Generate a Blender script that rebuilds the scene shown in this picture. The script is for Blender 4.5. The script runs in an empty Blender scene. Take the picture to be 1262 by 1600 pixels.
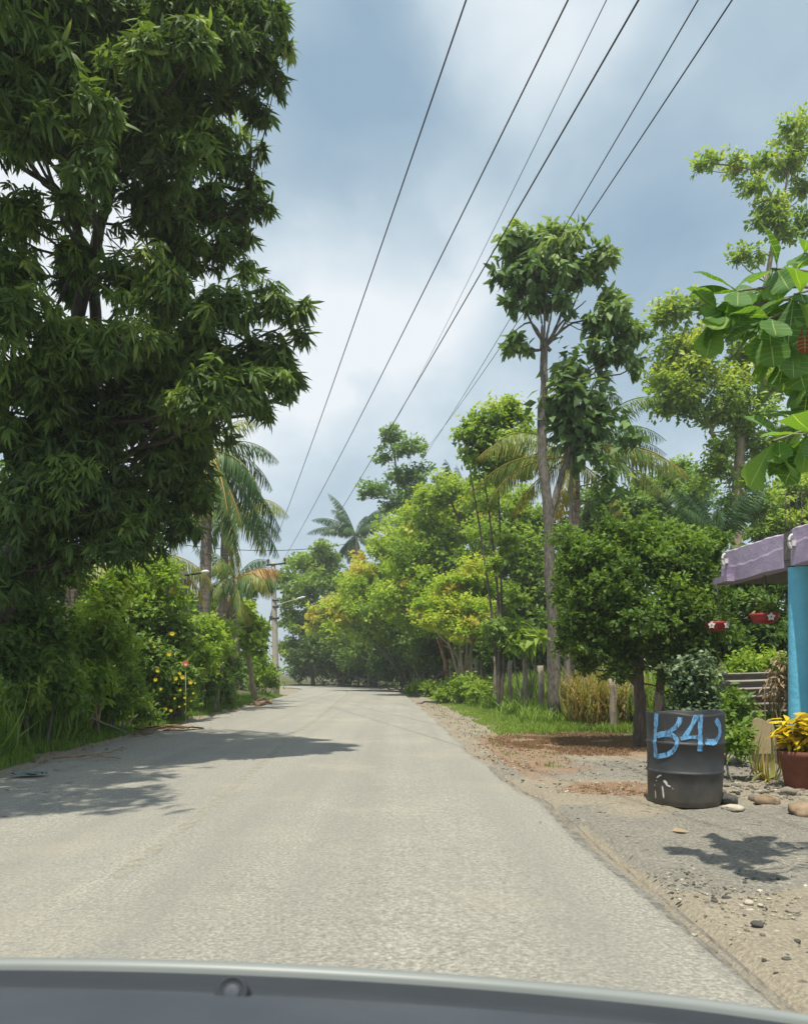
import bpy, math, random
import numpy as np
from mathutils import Vector, Matrix

random.seed(11)
rng = np.random.default_rng(11)
S = bpy.context.scene
COL = S.collection
F, CX, HY, H = 1216.0, 631.0, 1050.0, 1.2      # focal length in photo px, horizon, eye height

def P(px, py, Y):
    return np.array([(px - CX) / F * Y, Y, H + (HY - py) / F * Y])

def G(px, py, z=0.0):
    Y = (H - z) * F / (py - HY)
    return np.array([(px - CX) / F * Y, Y, z])

# ------------------------------------------------------------------ materials
def newmat(name):
    m = bpy.data.materials.new(name)
    m.use_nodes = True
    nt = m.node_tree
    nt.nodes.clear()
    out = nt.nodes.new('ShaderNodeOutputMaterial')
    return m, nt, out

def N(nt, t, **kw):
    n = nt.nodes.new(t)
    for k, v in kw.items():
        if k.startswith('i_'):
            key = k[2:]
            key = int(key) if key.isdigit() else key.replace('_', ' ')
            n.inputs[key].default_value = v
        else:
            setattr(n, k, v)
    return n

def ramp(nt, stops, interp='LINEAR'):
    r = nt.nodes.new('ShaderNodeValToRGB')
    cr = r.color_ramp
    cr.interpolation = interp
    while len(cr.elements) < len(stops):
        cr.elements.new(0.5)
    for e, (p, c) in zip(cr.elements, stops):
        e.position = p
        e.color = (c[0], c[1], c[2], 1) if not isinstance(c, float) else (c, c, c, 1)
    return r

def leafmat(name, stops, trans=0.35, rough=0.5, spec=0.35, tcol=(1.3, 1.25, 0.5)):
    m, nt, out = newmat(name)
    at = N(nt, 'ShaderNodeAttribute', attribute_name='tint')
    r = ramp(nt, stops)
    nt.links.new(at.outputs['Fac'], r.inputs[0])
    p = N(nt, 'ShaderNodeBsdfPrincipled', i_Roughness=rough)
    p.inputs['Specular IOR Level'].default_value = spec
    nt.links.new(r.outputs[0], p.inputs['Base Color'])
    t = N(nt, 'ShaderNodeBsdfTranslucent')
    mul = N(nt, 'ShaderNodeMix', data_type='RGBA', blend_type='MULTIPLY')
    mul.inputs[0].default_value = 1
    nt.links.new(r.outputs[0], mul.inputs[6])
    mul.inputs[7].default_value = (*tcol, 1)
    nt.links.new(mul.outputs[2], t.inputs[0])
    mx = N(nt, 'ShaderNodeMixShader')
    mx.inputs[0].default_value = trans
    nt.links.new(p.outputs[0], mx.inputs[1])
    nt.links.new(t.outputs[0], mx.inputs[2])
    nt.links.new(mx.outputs[0], out.inputs[0])
    return m

def noisemat(name, c1, c2, scale=4.0, rough=0.85, detail=6, bump=0.0, stretch=(1, 1, 1), c3=None, spec=0.3, metallic=0.0, bscale=None, coat=0.0):
    m, nt, out = newmat(name)
    tc = N(nt, 'ShaderNodeTexCoord')
    mp = N(nt, 'ShaderNodeMapping')
    mp.inputs['Scale'].default_value = stretch
    nt.links.new(tc.outputs['Object'], mp.inputs[0])
    n = N(nt, 'ShaderNodeTexNoise', i_Scale=scale, i_Detail=detail, i_Roughness=0.65)
    nt.links.new(mp.outputs[0], n.inputs['Vector'])
    st = [(0.32, c1), (0.68, c2)] if c3 is None else [(0.3, c1), (0.5, c2), (0.7, c3)]
    r = ramp(nt, st)
    nt.links.new(n.outputs[0], r.inputs[0])
    p = N(nt, 'ShaderNodeBsdfPrincipled', i_Roughness=rough, i_Metallic=metallic)
    p.inputs['Specular IOR Level'].default_value = spec
    p.inputs['Coat Weight'].default_value = coat
    nt.links.new(r.outputs[0], p.inputs['Base Color'])
    if bump:
        b = N(nt, 'ShaderNodeBump', i_Strength=bump, i_Distance=0.02)
        n2 = N(nt, 'ShaderNodeTexNoise', i_Scale=bscale or scale * 3, i_Detail=5)
        nt.links.new(mp.outputs[0], n2.inputs['Vector'])
        nt.links.new(n2.outputs[0], b.inputs['Height'])
        nt.links.new(b.outputs[0], p.inputs['Normal'])
    nt.links.new(p.outputs[0], out.inputs[0])
    return m

M = {}
# foliage ramps run dark leaf (0) -> light leaf (1)
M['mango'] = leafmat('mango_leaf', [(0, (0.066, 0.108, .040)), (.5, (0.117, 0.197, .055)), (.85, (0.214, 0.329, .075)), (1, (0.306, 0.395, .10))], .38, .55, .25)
M['lime'] = leafmat('lime_leaf', [(0, (0.132, 0.216, .035)), (.5, (0.253, 0.392, .055)), (1, (0.418, 0.529, .10))], .48)
M['mid'] = leafmat('mid_leaf', [(0, (0.097, 0.165, .035)), (.5, (0.177, 0.291, .055)), (1, (0.308, 0.417, .085))], .45)
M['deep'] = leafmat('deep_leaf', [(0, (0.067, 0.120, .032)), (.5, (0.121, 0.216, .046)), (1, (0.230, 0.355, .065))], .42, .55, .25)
M['yellowish'] = leafmat('yellowish_leaf', [(0, (.11, .21, .03)), (.4, (.29, .44, .055)), (.75, (.47, .58, .085)), (.9, (.54, .58, .10)), (1, (.58, .44, .13))], .48)
M['tall'] = leafmat('tall_tree_leaf', [(0, (0.094, 0.167, .062)), (.5, (0.176, 0.294, .10)), (1, (0.341, 0.451, .18))], .38, .55, .25)
M['pale'] = leafmat('pale_leaf', [(0, (.15, .26, .06)), (.5, (.29, .43, .085)), (1, (.47, .55, .13))], .46, .45)
M['cool'] = leafmat('cool_leaf', [(0, (0.108, 0.200, .065)), (.5, (0.194, 0.330, .09)), (1, (0.324, 0.450, .12))], .42)
M['ivy'] = leafmat('ivy_leaf', [(0, (.05, .085, .04)), (.5, (.09, .15, .065)), (1, (.20, .27, .15))], .2, .4)
M['palm'] = leafmat('palm_leaf', [(0, (.045, .105, .040)), (.35, (.09, .18, .05)), (.6, (.26, .31, .065)), (.8, (.52, .34, .07)), (1, (.32, .19, .105))], .38, .45, tcol=(1.25, 1.15, .6))
M['almond'] = leafmat('almond_leaf', [(0, (.06, .13, .045)), (.45, (.10, .21, .055)), (.85, (.20, .34, .075)), (.9, (.36, .44, .16)), (.97, (.40, .46, .18)), (1, (.22, .05, .03))], .38, .55, .25, tcol=(1.7, 1.7, .4))
M['grass'] = leafmat('grass_blade', [(0, (0.099, 0.167, .035)), (.5, (0.187, 0.314, .055)), (1, (0.330, 0.441, .09))], .4)
M['drygrass'] = leafmat('dry_grass_blade', [(0, (.14, .20, .05)), (.35, (.30, .29, .08)), (.7, (.44, .32, .13)), (1, (.32, .18, .08))], .3, .7, .2)
M['redgrass'] = leafmat('dead_grass_blade', [(0, (.23, .14, .085)), (.6, (.31, .20, .125)), (1, (.40, .31, .20))], .2, .8, .1)
M['croton'] = leafmat('croton_leaf', [(0, (.12, .20, .03)), (.3, (.60, .46, .02)), (1, (.85, .64, .03))], .3, .4, tcol=(1.1, 1.0, .5))
M['petal_y'] = leafmat('yellow_petal', [(0, (.75, .56, .02)), (1, (.85, .70, .05))], .3)
M['petal_w'] = leafmat('white_petal', [(0, (.75, .74, .70)), (1, (.8, .8, .8))], .1)
M['bark_dark'] = noisemat('dark_bark', (.055, .045, .038), (.17, .14, .115), 6, .9, bump=.6, stretch=(3, 3, .6))
M['bark_mango'] = noisemat('mango_bark', (.030, .026, .022), (.095, .08, .066), 6, .9, bump=.6, stretch=(3, 3, .6))
M['bark_mid'] = noisemat('mottled_bark', (.065, .056, .048), (.25, .225, .19), 9, .92, bump=.8, stretch=(2.5, 2.5, .9))
M['bark_grey'] = noisemat('grey_bark', (.11, .095, .08), (.30, .26, .21), 5, .9, bump=.6, stretch=(3, 3, .8))
M['bark_pale'] = noisemat('pale_bark', (.20, .16, .11), (.42, .35, .25), 5, .9, bump=.5, stretch=(3, 3, .8))
M['bark_palm'] = noisemat('palm_bark', (.12, .10, .085), (.30, .26, .22), 2.2, .9, bump=.7, stretch=(1, 1, 6))
M['twig_brown'] = noisemat('dead_wood', (.20, .12, .07), (.42, .29, .18), 6, .9, bump=.4)
M['post'] = noisemat('weathered_post', (.18, .15, .115), (.44, .37, .29), 5, .95, bump=.6, stretch=(4, 4, .7))
M['concrete'] = noisemat('pole_concrete', (.34, .31, .26), (.50, .46, .39), 3, .9, bump=.2)
M['metal_dark'] = noisemat('dark_steel', (.06, .06, .065), (.12, .12, .12), 8, .5, metallic=.4)
M['wire'] = noisemat('cable_jacket', (.035, .037, .04), (.06, .06, .065), 8, .6)
M['lamp_white'] = noisemat('lamp_shell', (.62, .62, .60), (.75, .75, .74), 5, .4)
M['porcelain'] = noisemat('insulator_glaze', (.18, .10, .07), (.25, .15, .1), 5, .3)

# ------------------------------------------------------------------ mesh accumulation
class MB:
    def __init__(s):
        s.v, s.q, s.t, s.qt, s.tt, s.qs, s.ts, s.qm, s.tm, s.n = [], [], [], [], [], [], [], [], [], 0

    def add(s, v, quads=None, tris=None, tint=0.5, smooth=True, mi=0):
        v = np.asarray(v, float).reshape(-1, 3)
        for f, L, T, SM, MI in ((quads, s.q, s.qt, s.qs, s.qm), (tris, s.t, s.tt, s.ts, s.tm)):
            if f is None or len(f) == 0:
                continue
            f = np.asarray(f, np.int64)
            L.append(f + s.n)
            T.append(np.broadcast_to(np.asarray(tint, float), (len(f),)) if np.ndim(tint) < 1 or len(tint) == len(f) else np.asarray(tint))
            SM.append(np.full(len(f), smooth))
            MI.append(np.full(len(f), mi))
        s.v.append(v)
        s.n += len(v)

    def box(s, c, d, rot=0.0, mi=0, tint=.5):
        c = np.asarray(c, float)
        x, y, z = [k / 2 for k in d]
        v = np.array([[-x, -y, -z], [x, -y, -z], [x, y, -z], [-x, y, -z], [-x, -y, z], [x, -y, z], [x, y, z], [-x, y, z]])
        cr, sr = math.cos(rot), math.sin(rot)
        v = np.stack([v[:, 0] * cr - v[:, 1] * sr, v[:, 0] * sr + v[:, 1] * cr, v[:, 2]], 1) + c
        s.add(v, quads=[[0, 3, 2, 1], [4, 5, 6, 7], [0, 1, 5, 4], [1, 2, 6, 5], [2, 3, 7, 6], [3, 0, 4, 7]], smooth=False, mi=mi, tint=tint)

    def tube(s, pts, rad, n=8, cap=True, tint=.5, mi=0, wob=0.0):
        pts = np.asarray(pts, float)
        k = len(pts)
        rad = np.broadcast_to(np.asarray(rad, float), (k,))
        tan = np.gradient(pts, axis=0)
        tan /= np.linalg.norm(tan, axis=1)[:, None] + 1e-9
        a = np.array([0, 0, 1.]) if abs(tan[0][2]) < .9 else np.array([1., 0, 0])
        u = np.cross(tan, a)
        u /= np.linalg.norm(u, axis=1)[:, None] + 1e-9
        w = np.cross(tan, u)
        th = np.linspace(0, 2 * np.pi, n, endpoint=False)
        rr = rad[:, None] * (1 + (rng.normal(0, wob, (k, n)) if wob else 0))
        v = pts[:, None, :] + rr[..., None] * (np.cos(th)[None, :, None] * u[:, None] + np.sin(th)[None, :, None] * w[:, None])
        i, j = np.meshgrid(np.arange(k - 1), np.arange(n), indexing='ij')
        a0 = i * n + j
        b0 = i * n + (j + 1) % n
        q = np.stack([a0, b0, b0 + n, a0 + n], -1).reshape(-1, 4)
        vv = v.reshape(-1, 3)
        tr = None
        if cap:
            vv = np.vstack([vv, pts[0], pts[-1]])
            jj = np.arange(n)
            e = (k - 1) * n
            tr = np.vstack([np.stack([np.full(n, k * n), (jj + 1) % n, jj], 1), np.stack([np.full(n, k * n + 1), e + jj, e + (jj + 1) % n], 1)])
        s.add(vv, quads=q, tris=tr, tint=tint, mi=mi)

    def lathe(s, c, prof, n=32, mi=0, wob=0.0):
        """prof: (r, z) pairs"""
        prof = np.asarray(prof, float)
        k = len(prof)
        th = np.linspace(0, 2 * np.pi, n, endpoint=False)
        v = np.stack([prof[:, 0, None] * np.cos(th), prof[:, 0, None] * np.sin(th), np.repeat(prof[:, 1, None], n, 1)], -1)
        i, j = np.meshgrid(np.arange(k - 1), np.arange(n), indexing='ij')
        a0, b0 = i * n + j, i * n + (j + 1) % n
        s.add(v.reshape(-1, 3) + np.asarray(c), quads=np.stack([a0, b0, b0 + n, a0 + n], -1).reshape(-1, 4), mi=mi)

    def grid(s, V, mi=0, tint=.5, smooth=True):
        """V: (a, b, 3) array of points"""
        a, b = V.shape[:2]
        i, j = np.meshgrid(np.arange(a - 1), np.arange(b - 1), indexing='ij')
        k = i * b + j
        s.add(V.reshape(-1, 3), quads=np.stack([k, k + 1, k + b + 1, k + b], -1).reshape(-1, 4), mi=mi, tint=tint, smooth=smooth)

    def build(s, name, mats, parent=None, attr=True):
        me = bpy.data.meshes.new(name)
        v = np.vstack(s.v)
        if parent is not None:
            loc = np.array(parent.location)
            pp = parent.parent
            while pp is not None:
                loc = loc + np.array(pp.location)
                pp = pp.parent
            v = v - loc
        q = np.vstack(s.q) if s.q else np.zeros((0, 4), np.int64)
        t = np.vstack(s.t) if s.t else np.zeros((0, 3), np.int64)
        nq, ntr = len(q), len(t)
        me.vertices.add(len(v))
        me.vertices.foreach_set('co', v.astype(np.float32).ravel())
        me.loops.add(nq * 4 + ntr * 3)
        me.loops.foreach_set('vertex_index', np.concatenate([q.ravel(), t.ravel()]).astype(np.int32))
        me.polygons.add(nq + ntr)
        st = np.concatenate([np.arange(nq) * 4, nq * 4 + np.arange(ntr) * 3]).astype(np.int32)
        me.polygons.foreach_set('loop_start', st)
        cat = lambda a: np.concatenate(a) if a else np.zeros(0)
        sm = np.concatenate([cat(s.qs), cat(s.ts)]).astype(bool)
        me.polygons.foreach_set('use_smooth', sm)
        mi = np.concatenate([cat(s.qm), cat(s.tm)]).astype(np.int32)
        me.polygons.foreach_set('material_index', mi)
        if not isinstance(mats, (list, tuple)):
            mats = [mats]
        for m in mats:
            me.materials.append(m)
        me.update(calc_edges=True)
        if attr:
            at = me.attributes.new('tint', 'FLOAT', 'FACE')
            at.data.foreach_set('value', np.concatenate([cat(s.qt), cat(s.tt)]).astype(np.float32))
        o = bpy.data.objects.new(name, me)
        COL.objects.link(o)
        if parent is not None:
            o.parent = parent
        return o

def tag(o, label=None, cat=None, group=None, kind=None):
    if label: o['label'] = label
    if cat: o['category'] = cat
    if group: o['group'] = group
    if kind: o['kind'] = kind
    return o

def thing(name, loc, label, cat, group=None):
    o = bpy.data.objects.new(name, None)
    o.empty_display_size = .2
    COL.objects.link(o)
    o.location = [float(k) for k in loc]
    return tag(o, label, cat, group)

def nrm(a):
    return a / (np.linalg.norm(a, axis=-1, keepdims=True) + 1e-9)

# ------------------------------------------------------------------ leaf templates (unit length along +y)
def T_lance(w=.11, droop=.22):
    v = np.array([[0, 0, 0], [w, .33, .02], [-w, .33, .02], [w * .8, .7, -droop * .45], [-w * .8, .7, -droop * .45], [0, 1, -droop]])
    return v, [[1, 3, 4, 2]], [[0, 1, 2], [3, 5, 4]]

def T_oval(w=.26, fold=.08, droop=.1):
    v = np.array([[0, 0, 0], [w, .45, fold], [0, .5, 0], [-w, .45, fold], [0, 1, -droop]])
    return v, [], [[0, 1, 2], [1, 4, 2], [0, 2, 3], [2, 4, 3]]

def T_diamond(w=.27, fold=.07, droop=.08):
    v = np.array([[0, 0, 0], [w, .5, fold], [0, 1, -droop], [-w, .5, fold]])
    return v, [], [[0, 1, 2], [0, 2, 3]]

def T_blade(w=.03, bend=.35):
    v = np.array([[-w, 0, 0], [w, 0, 0], [-w * .9, .4, .06 * bend], [w * .9, .4, .06 * bend], [-w * .6, .75, -.1 * bend], [w * .6, .75, -.1 * bend], [0, 1, -.45 * bend]])
    return v, [[0, 1, 3, 2], [2, 3, 5, 4]], [[4, 5, 6]]

def T_obovate(w=.30, droop=.18):
    # big tropical-almond leaf: narrow base, broad end with a blunt tip, raised sides, pale midrib and side veins
    ys = np.array([0, .1, .2, .215, .34, .355, .48, .495, .60, .615, .71, .725, .81, .825, .90, .96, 1.0])
    prof = np.interp(ys, [0, .12, .3, .5, .68, .84, .93, .97, 1], [.012, .05, .15, .24, w, w * .9, w * .62, w * .35, .008])
    aa = (-1, -.62, -.3, -.035, .035, .3, .62, 1)
    v, q, t = [], [], []
    for k, (y, ww) in enumerate(zip(ys, prof)):
        for a in aa:
            yy = y + (.16 * abs(a) * ww / w if .12 < y < .9 else 0) * .55
            v.append([a * ww, yy, -droop * yy * yy + .16 * abs(a) * ww + .022 * math.sin(8 * yy + 2.3 * a)])
    m = len(aa)
    for k in range(len(ys) - 1):
        for a in range(m - 1):
            q.append([k * m + a, k * m + a + 1, k * m + m + a + 1, k * m + m + a])
            vein = a == m // 2 - 1 or (ys[k + 1] - ys[k]) < .02
            t.append(.93 if a == m // 2 - 1 else (.80 if vein else 0))
    return np.array(v), q, [], np.array(t)

def scatter(mb, tmpl, pos, fwd, up, sc, tint, wsc=None, mi=0):
    tv, tq, tt = tmpl[:3]
    offs = tmpl[3] if len(tmpl) > 3 else None
    n, V = len(pos), len(tv)
    if n == 0:
        return
    y = nrm(np.asarray(fwd, float))
    x = nrm(np.cross(y, up))
    z = np.cross(x, y)
    sc = np.broadcast_to(np.asarray(sc, float), (n,))
    ws = sc if wsc is None else sc * wsc
    v = pos[:, None, :] + (tv[None, :, 0, None] * ws[:, None, None]) * x[:, None] + (tv[None, :, 1, None] * sc[:, None, None]) * y[:, None] + (tv[None, :, 2, None] * sc[:, None, None]) * z[:, None]
    off = (np.arange(n) * V)[:, None, None]
    tint = np.broadcast_to(np.asarray(tint, float), (n,))
    base = mb.n
    first = True
    for f, nm in ((tq, 'quads'), (tt, 'tris')):
        if len(f) == 0:
            continue
        ff = (np.asarray(f)[None] + off).reshape(-1, len(f[0]))
        tn = np.repeat(tint, len(f))
        if offs is not None and nm == 'quads':
            tn = np.where(np.tile(offs, n) > 0, np.tile(offs, n), tn)
        if first:
            mb.add(v.reshape(-1, 3), **{nm: ff}, tint=tn, smooth=True, mi=mi)
            first = False
        else:
            L, T, SM, MI = (mb.q, mb.qt, mb.qs, mb.qm) if nm == 'quads' else (mb.t, mb.tt, mb.ts, mb.tm)
            L.append(ff + base)
            T.append(tn)
            SM.append(np.full(len(ff), True))
            MI.append(np.full(len(ff), mi))

def sph(n):
    return nrm(rng.normal(size=(n, 3)))

COVER = 2.0
def foliage(mb, clumps, L=.12, tmpl=None, cover=4.0, per=7, rosette=False, droop=.25, w=.27, sub=9, tvar=.2, tbase=.45, up=.25, flat=1.0, hollow=.25, mi=0, layer=1.0, tight=1.0):
    """clumps: (centre, radius or (rx, ry, rz), tint bias). Leaves grow on twigs, twigs on sub-clumps. Returns sub-clump centres."""
    tmpl = tmpl or T_diamond(w)
    area = L * L * w * 1.05
    heads = []
    for c, r, tb in clumps:
        r = np.broadcast_to(np.asarray(r, float), (3,)) * np.array([1, 1, flat])
        A = math.pi * r[0] * r[2]
        nl = int(min(90000, COVER * cover * A / area))
        ns = max(6, int(1.35 * sub * (.75 + .5 * rng.random())))
        d = sph(ns)
        d[:, 2] = np.where(d[:, 2] < -.7, -d[:, 2], d[:, 2])
        sc = np.asarray(c) + d * r * rng.uniform(.25, .84 + .12 * (1 - tight) * 3, (ns, 1))
        sr = r[None] * rng.uniform(.34, .62, (ns, 1)) * tight * np.array([1, 1, layer])
        wgt = (sr[:, 0] * sr[:, 2])
        wgt = wgt / wgt.sum()
        ntw = max(ns, nl // per)
        idx = rng.choice(ns, ntw, p=wgt)
        dd = sph(ntw)
        rad = rng.uniform(hollow, 1.0, (ntw, 1)) ** .45
        rad *= 1 + .25 * (rng.random((ntw, 1)) - .3) + .45 * (rng.random((ntw, 1)) < .13) * rng.random((ntw, 1))
        tp = sc[idx] + dd * sr[idx] * rad
        outw = nrm(dd * .7 + nrm(tp - c) * .5 + np.array([0, 0, up]) + rng.normal(0, .25, (ntw, 3)))
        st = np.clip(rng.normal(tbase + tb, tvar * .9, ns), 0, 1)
        tt = st[idx] + .18 * (dd[:, 2] + (tp[:, 2] - c[2]) / r[2] * .6) * .6     # lighter tint towards the top of each clump and sub-clump
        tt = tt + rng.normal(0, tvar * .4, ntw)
        n = ntw * per
        k = np.repeat(np.arange(ntw), per)
        ax = outw[k]
        if rosette:
            s = rng.normal(size=(n, 3))
            s = nrm(s - ax * (s * ax).sum(1, keepdims=True))
            el = rng.uniform(.1, .9, (n, 1))
            fwd = nrm(s + ax * el + np.array([0, 0, -droop]))
            pos = tp[k] - ax * rng.uniform(0, .35, (n, 1)) * L
        else:
            s = rng.normal(size=(n, 3))
            s = nrm(s - ax * (s * ax).sum(1, keepdims=True))
            t = rng.uniform(0, 1, (n, 1))
            pos = tp[k] + ax * (t - .6) * L * 2.6
            fwd = nrm(s * .8 + ax * .6 + np.array([0, 0, -droop]))
        upv = nrm(np.array([0, 0, 1.0]) + rng.normal(0, .7, (n, 3)) + ax * .4)
        tn = np.clip(tt[k] + rng.normal(0, tvar * .35, n), 0, 1)
        scatter(mb, tmpl, pos, fwd, upv, L * np.clip(rng.normal(.95, .24, n), .4, 1.5), tn, mi=mi)
        heads += [sc[i] for i in range(ns)]
    return heads

def curve(p0, p1, bow=(0, 0, 0), n=8, jit=.0):
    p0, p1 = np.asarray(p0, float), np.asarray(p1, float)
    t = np.linspace(0, 1, n)[:, None]
    b = np.asarray(bow, float)
    p = p0 + (p1 - p0) * t + 4 * t * (1 - t) * b
    if jit:
        j = rng.normal(0, jit, (n, 3))
        j[0] = j[-1] = 0
        p = p + j
    return p

def poly(pts, n=16, jit=0.0):
    """smooth path through points"""
    pts = [np.asarray(p, float) for p in pts]
    out = []
    m = len(pts)
    for i in range(m - 1):
        p0, p1, p2, p3 = pts[max(i - 1, 0)], pts[i], pts[i + 1], pts[min(i + 2, m - 1)]
        for t in np.linspace(0, 1, max(3, n // (m - 1)), endpoint=False):
            out.append(.5 * (2 * p1 + (p2 - p0) * t + (2 * p0 - 5 * p1 + 4 * p2 - p3) * t * t + (3 * p1 - p0 - 3 * p2 + p3) * t ** 3))
    out.append(pts[-1])
    out = np.array(out)
    if jit:
        j = rng.normal(0, jit, out.shape)
        j[0] = j[-1] = 0
        out = out + j
    return out

def limbs(mb, frm, targets, r0, r1=.012, n=7, bow=.12):
    for t in targets:
        t = np.asarray(t)
        d = np.linalg.norm(t - frm)
        b = np.array([rng.normal(0, bow * .4), rng.normal(0, bow * .4), bow * rng.uniform(-.2, 1)]) * d
        mb.tube(curve(frm, t, b * .5, n, .012 * d), np.linspace(r0, r1, n), 6, cap=False)

def tree(name, label, cat, base, stems, clumps, leaf, bark, group=None, fork=None, branch=.3, **kw):
    """stems: list of (path points, base radius, tip radius). Twigs reach every clump from the nearest stem point."""
    base = np.asarray(base, float)
    root = thing(name, base, label, cat, group)
    cm, tm = MB(), MB()
    heads = foliage(cm, clumps, **kw)
    paths = []
    for pts, ra, rb in stems:
        p = poly(pts, 18, ra * .10)
        tm.tube(p, np.linspace(ra, rb, len(p)) * (1 + .25 * np.exp(-np.linspace(0, 10, len(p)))), 9, wob=.06)
        paths.append((p, np.linspace(ra, rb, len(p))))
    allp = np.vstack([p for p, _ in paths])
    allr = np.concatenate([r for _, r in paths])
    lo = np.concatenate([np.linspace(0, 1, len(p)) for p, _ in paths])
    cand = lo > .45
    ap, ar = allp[cand], allr[cand]
    for c, r, tb in clumps:
        c = np.asarray(c)
        rr = np.max(np.broadcast_to(np.asarray(r, float), (3,)))
        below = ap[:, 2] < c[2] + .1 * rr
        sel = np.where(below)[0] if below.any() else np.arange(len(ap))
        k = sel[np.argmin(np.linalg.norm(ap[sel] - c, axis=1))]
        mid = c + np.array([0, 0, -.35 * rr])
        d = np.linalg.norm(mid - ap[k])
        ra = max(.010, min(ar[k] * .5, .014 + .008 * d))
        if d > .15:
            tm.tube(curve(ap[k], mid, (0, 0, -.06 * d), 7, .015 * d), np.linspace(ra, ra * .55, 7), 6, cap=False)
        hs = [h for h in heads if np.linalg.norm(h - c) < rr * 1.1]
        random.shuffle(hs)
        limbs(tm, mid, hs[:int(len(hs) * branch) + 2], ra * .5, .006)
    tm.build('trunk', bark, root)
    cm.build('crown', leaf, root)
    return root

def C(px, py, rpx, Y, tb=0.0, fy=1.0, dz=1.0):
    r = rpx / F * Y
    return (P(px, py, Y), (r, r * fy, r * dz), tb)

# ------------------------------------------------------------------ world, sun, camera
to_sun = Vector((-.07, -.30, 1.0)).normalized()
elev = math.asin(to_sun.z)
W = bpy.data.worlds.new('World')
S.world = W
W.use_nodes = True
nt = W.node_tree
nt.nodes.clear()
wo = nt.nodes.new('ShaderNodeOutputWorld')
bg = nt.nodes.new('ShaderNodeBackground')
bg.inputs[1].default_value = 0.1
sky = nt.nodes.new('ShaderNodeTexSky')
sky.sky_type = 'NISHITA'
sky.sun_disc = False
sky.sun_elevation = elev
sky.sun_rotation = math.atan2(to_sun.x, to_sun.y)
sky.dust_density = 2.5
tc = nt.nodes.new('ShaderNodeTexCoord')
def wm(op, a, b=None, c=None, clamp=False):
    n = nt.nodes.new('ShaderNodeMath')
    n.operation = op
    n.use_clamp = clamp
    for i, k in enumerate((a, b, c)):
        if k is None: continue
        if isinstance(k, (int, float)): n.inputs[i].default_value = k
        else: nt.links.new(k, n.inputs[i])
    return n.outputs[0]
def wnoise(scale, detail, rough, loc, dist=0.0):
    mp = nt.nodes.new('ShaderNodeMapping')
    mp.inputs['Location'].default_value = loc
    mp.inputs['Scale'].default_value = (1, 1, 1.35)
    nt.links.new(tc.outputs['Generated'], mp.inputs[0])
    n = nt.nodes.new('ShaderNodeTexNoise')
    n.inputs['Scale'].default_value = scale
    n.inputs['Detail'].default_value = detail
    n.inputs['Roughness'].default_value = rough
    n.inputs['Distortion'].default_value = dist
    nt.links.new(mp.outputs[0], n.inputs['Vector'])
    return n.outputs[0]
n1 = wnoise(3.2, 5, .5, (3.1, .7, 1.9), .3)
n2 = wnoise(9, 6, .55, (1.3, 5.2, .4), .4)
warp = wnoise(5, 4, .5, (7.3, 1.1, 2.2))
lobes = [(600, 410, 10, .34), (545, 420, 6, .14), (430, 665, 7, .30), (830, 20, 8, .26), (480, 240, 12, -.34), (640, 250, 9, -.16), (1000, 370, 14, -.20),
         (500, 810, 8, -.14), (720, 560, 12, .14), (560, 640, 9, .14), (960, 60, 10, .10), (500, 30, 8, -.05), (1180, 120, 10, .02), (800, 110, 9, .06), (700, 60, 6, -.12), (1100, 330, 12, -.08), (560, 930, 24, .10), (175, 340, 18, .35), (60, 300, 15, .4)]
acc = wm('MULTIPLY_ADD', n1, .78, .075)
acc = wm('ADD', acc, wm('MULTIPLY_ADD', n2, .36, -.18))
for px, py, rdeg, amp in lobes:
    d = Vector(((px - CX) / F, 1, (HY - py) / F)).normalized()
    vm = nt.nodes.new('ShaderNodeVectorMath')
    vm.operation = 'DOT_PRODUCT'
    nt.links.new(tc.outputs['Generated'], vm.inputs[0])
    vm.inputs[1].default_value = d
    c0 = math.cos(math.radians(rdeg))
    dt = wm('ADD', vm.outputs['Value'], wm('MULTIPLY_ADD', warp, (1 - c0) * 1.6, -(1 - c0) * .8))
    mr = nt.nodes.new('ShaderNodeMapRange')
    mr.interpolation_type = 'SMOOTHSTEP'
    nt.links.new(dt, mr.inputs['Value'])
    mr.inputs['From Min'].default_value = c0
    mr.inputs['From Max'].default_value = 1 - (1 - c0) * .05
    mr.inputs['To Min'].default_value = 0
    mr.inputs['To Max'].default_value = amp
    acc = wm('ADD', acc, mr.outputs[0])
cr = ramp(nt, [(.05, (2.5, 3.6, 4.6)), (.38, (3.7, 4.75, 5.5)), (.62, (5.3, 6.2, 6.75)), (.95, (7.5, 7.9, 8.1))])
nt.links.new(acc, cr.inputs[0])
mxw = nt.nodes.new('ShaderNodeMix')
mxw.data_type = 'RGBA'
mxw.inputs[0].default_value = .85
nt.links.new(sky.outputs[0], mxw.inputs[6])
nt.links.new(cr.outputs[0], mxw.inputs[7])
nt.links.new(mxw.outputs[2], bg.inputs[0])
nt.links.new(bg.outputs[0], wo.inputs[0])

sl = bpy.data.lights.new('sun', 'SUN')
sl.energy = 4.2
sl.angle = math.radians(.6)
sl.color = (1, .94, .80)
so = bpy.data.objects.new('sun', sl)
so.rotation_euler = (-to_sun).to_track_quat('-Z', 'Y').to_euler()
so.location = (0, 0, 60)
COL.objects.link(so)

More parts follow.
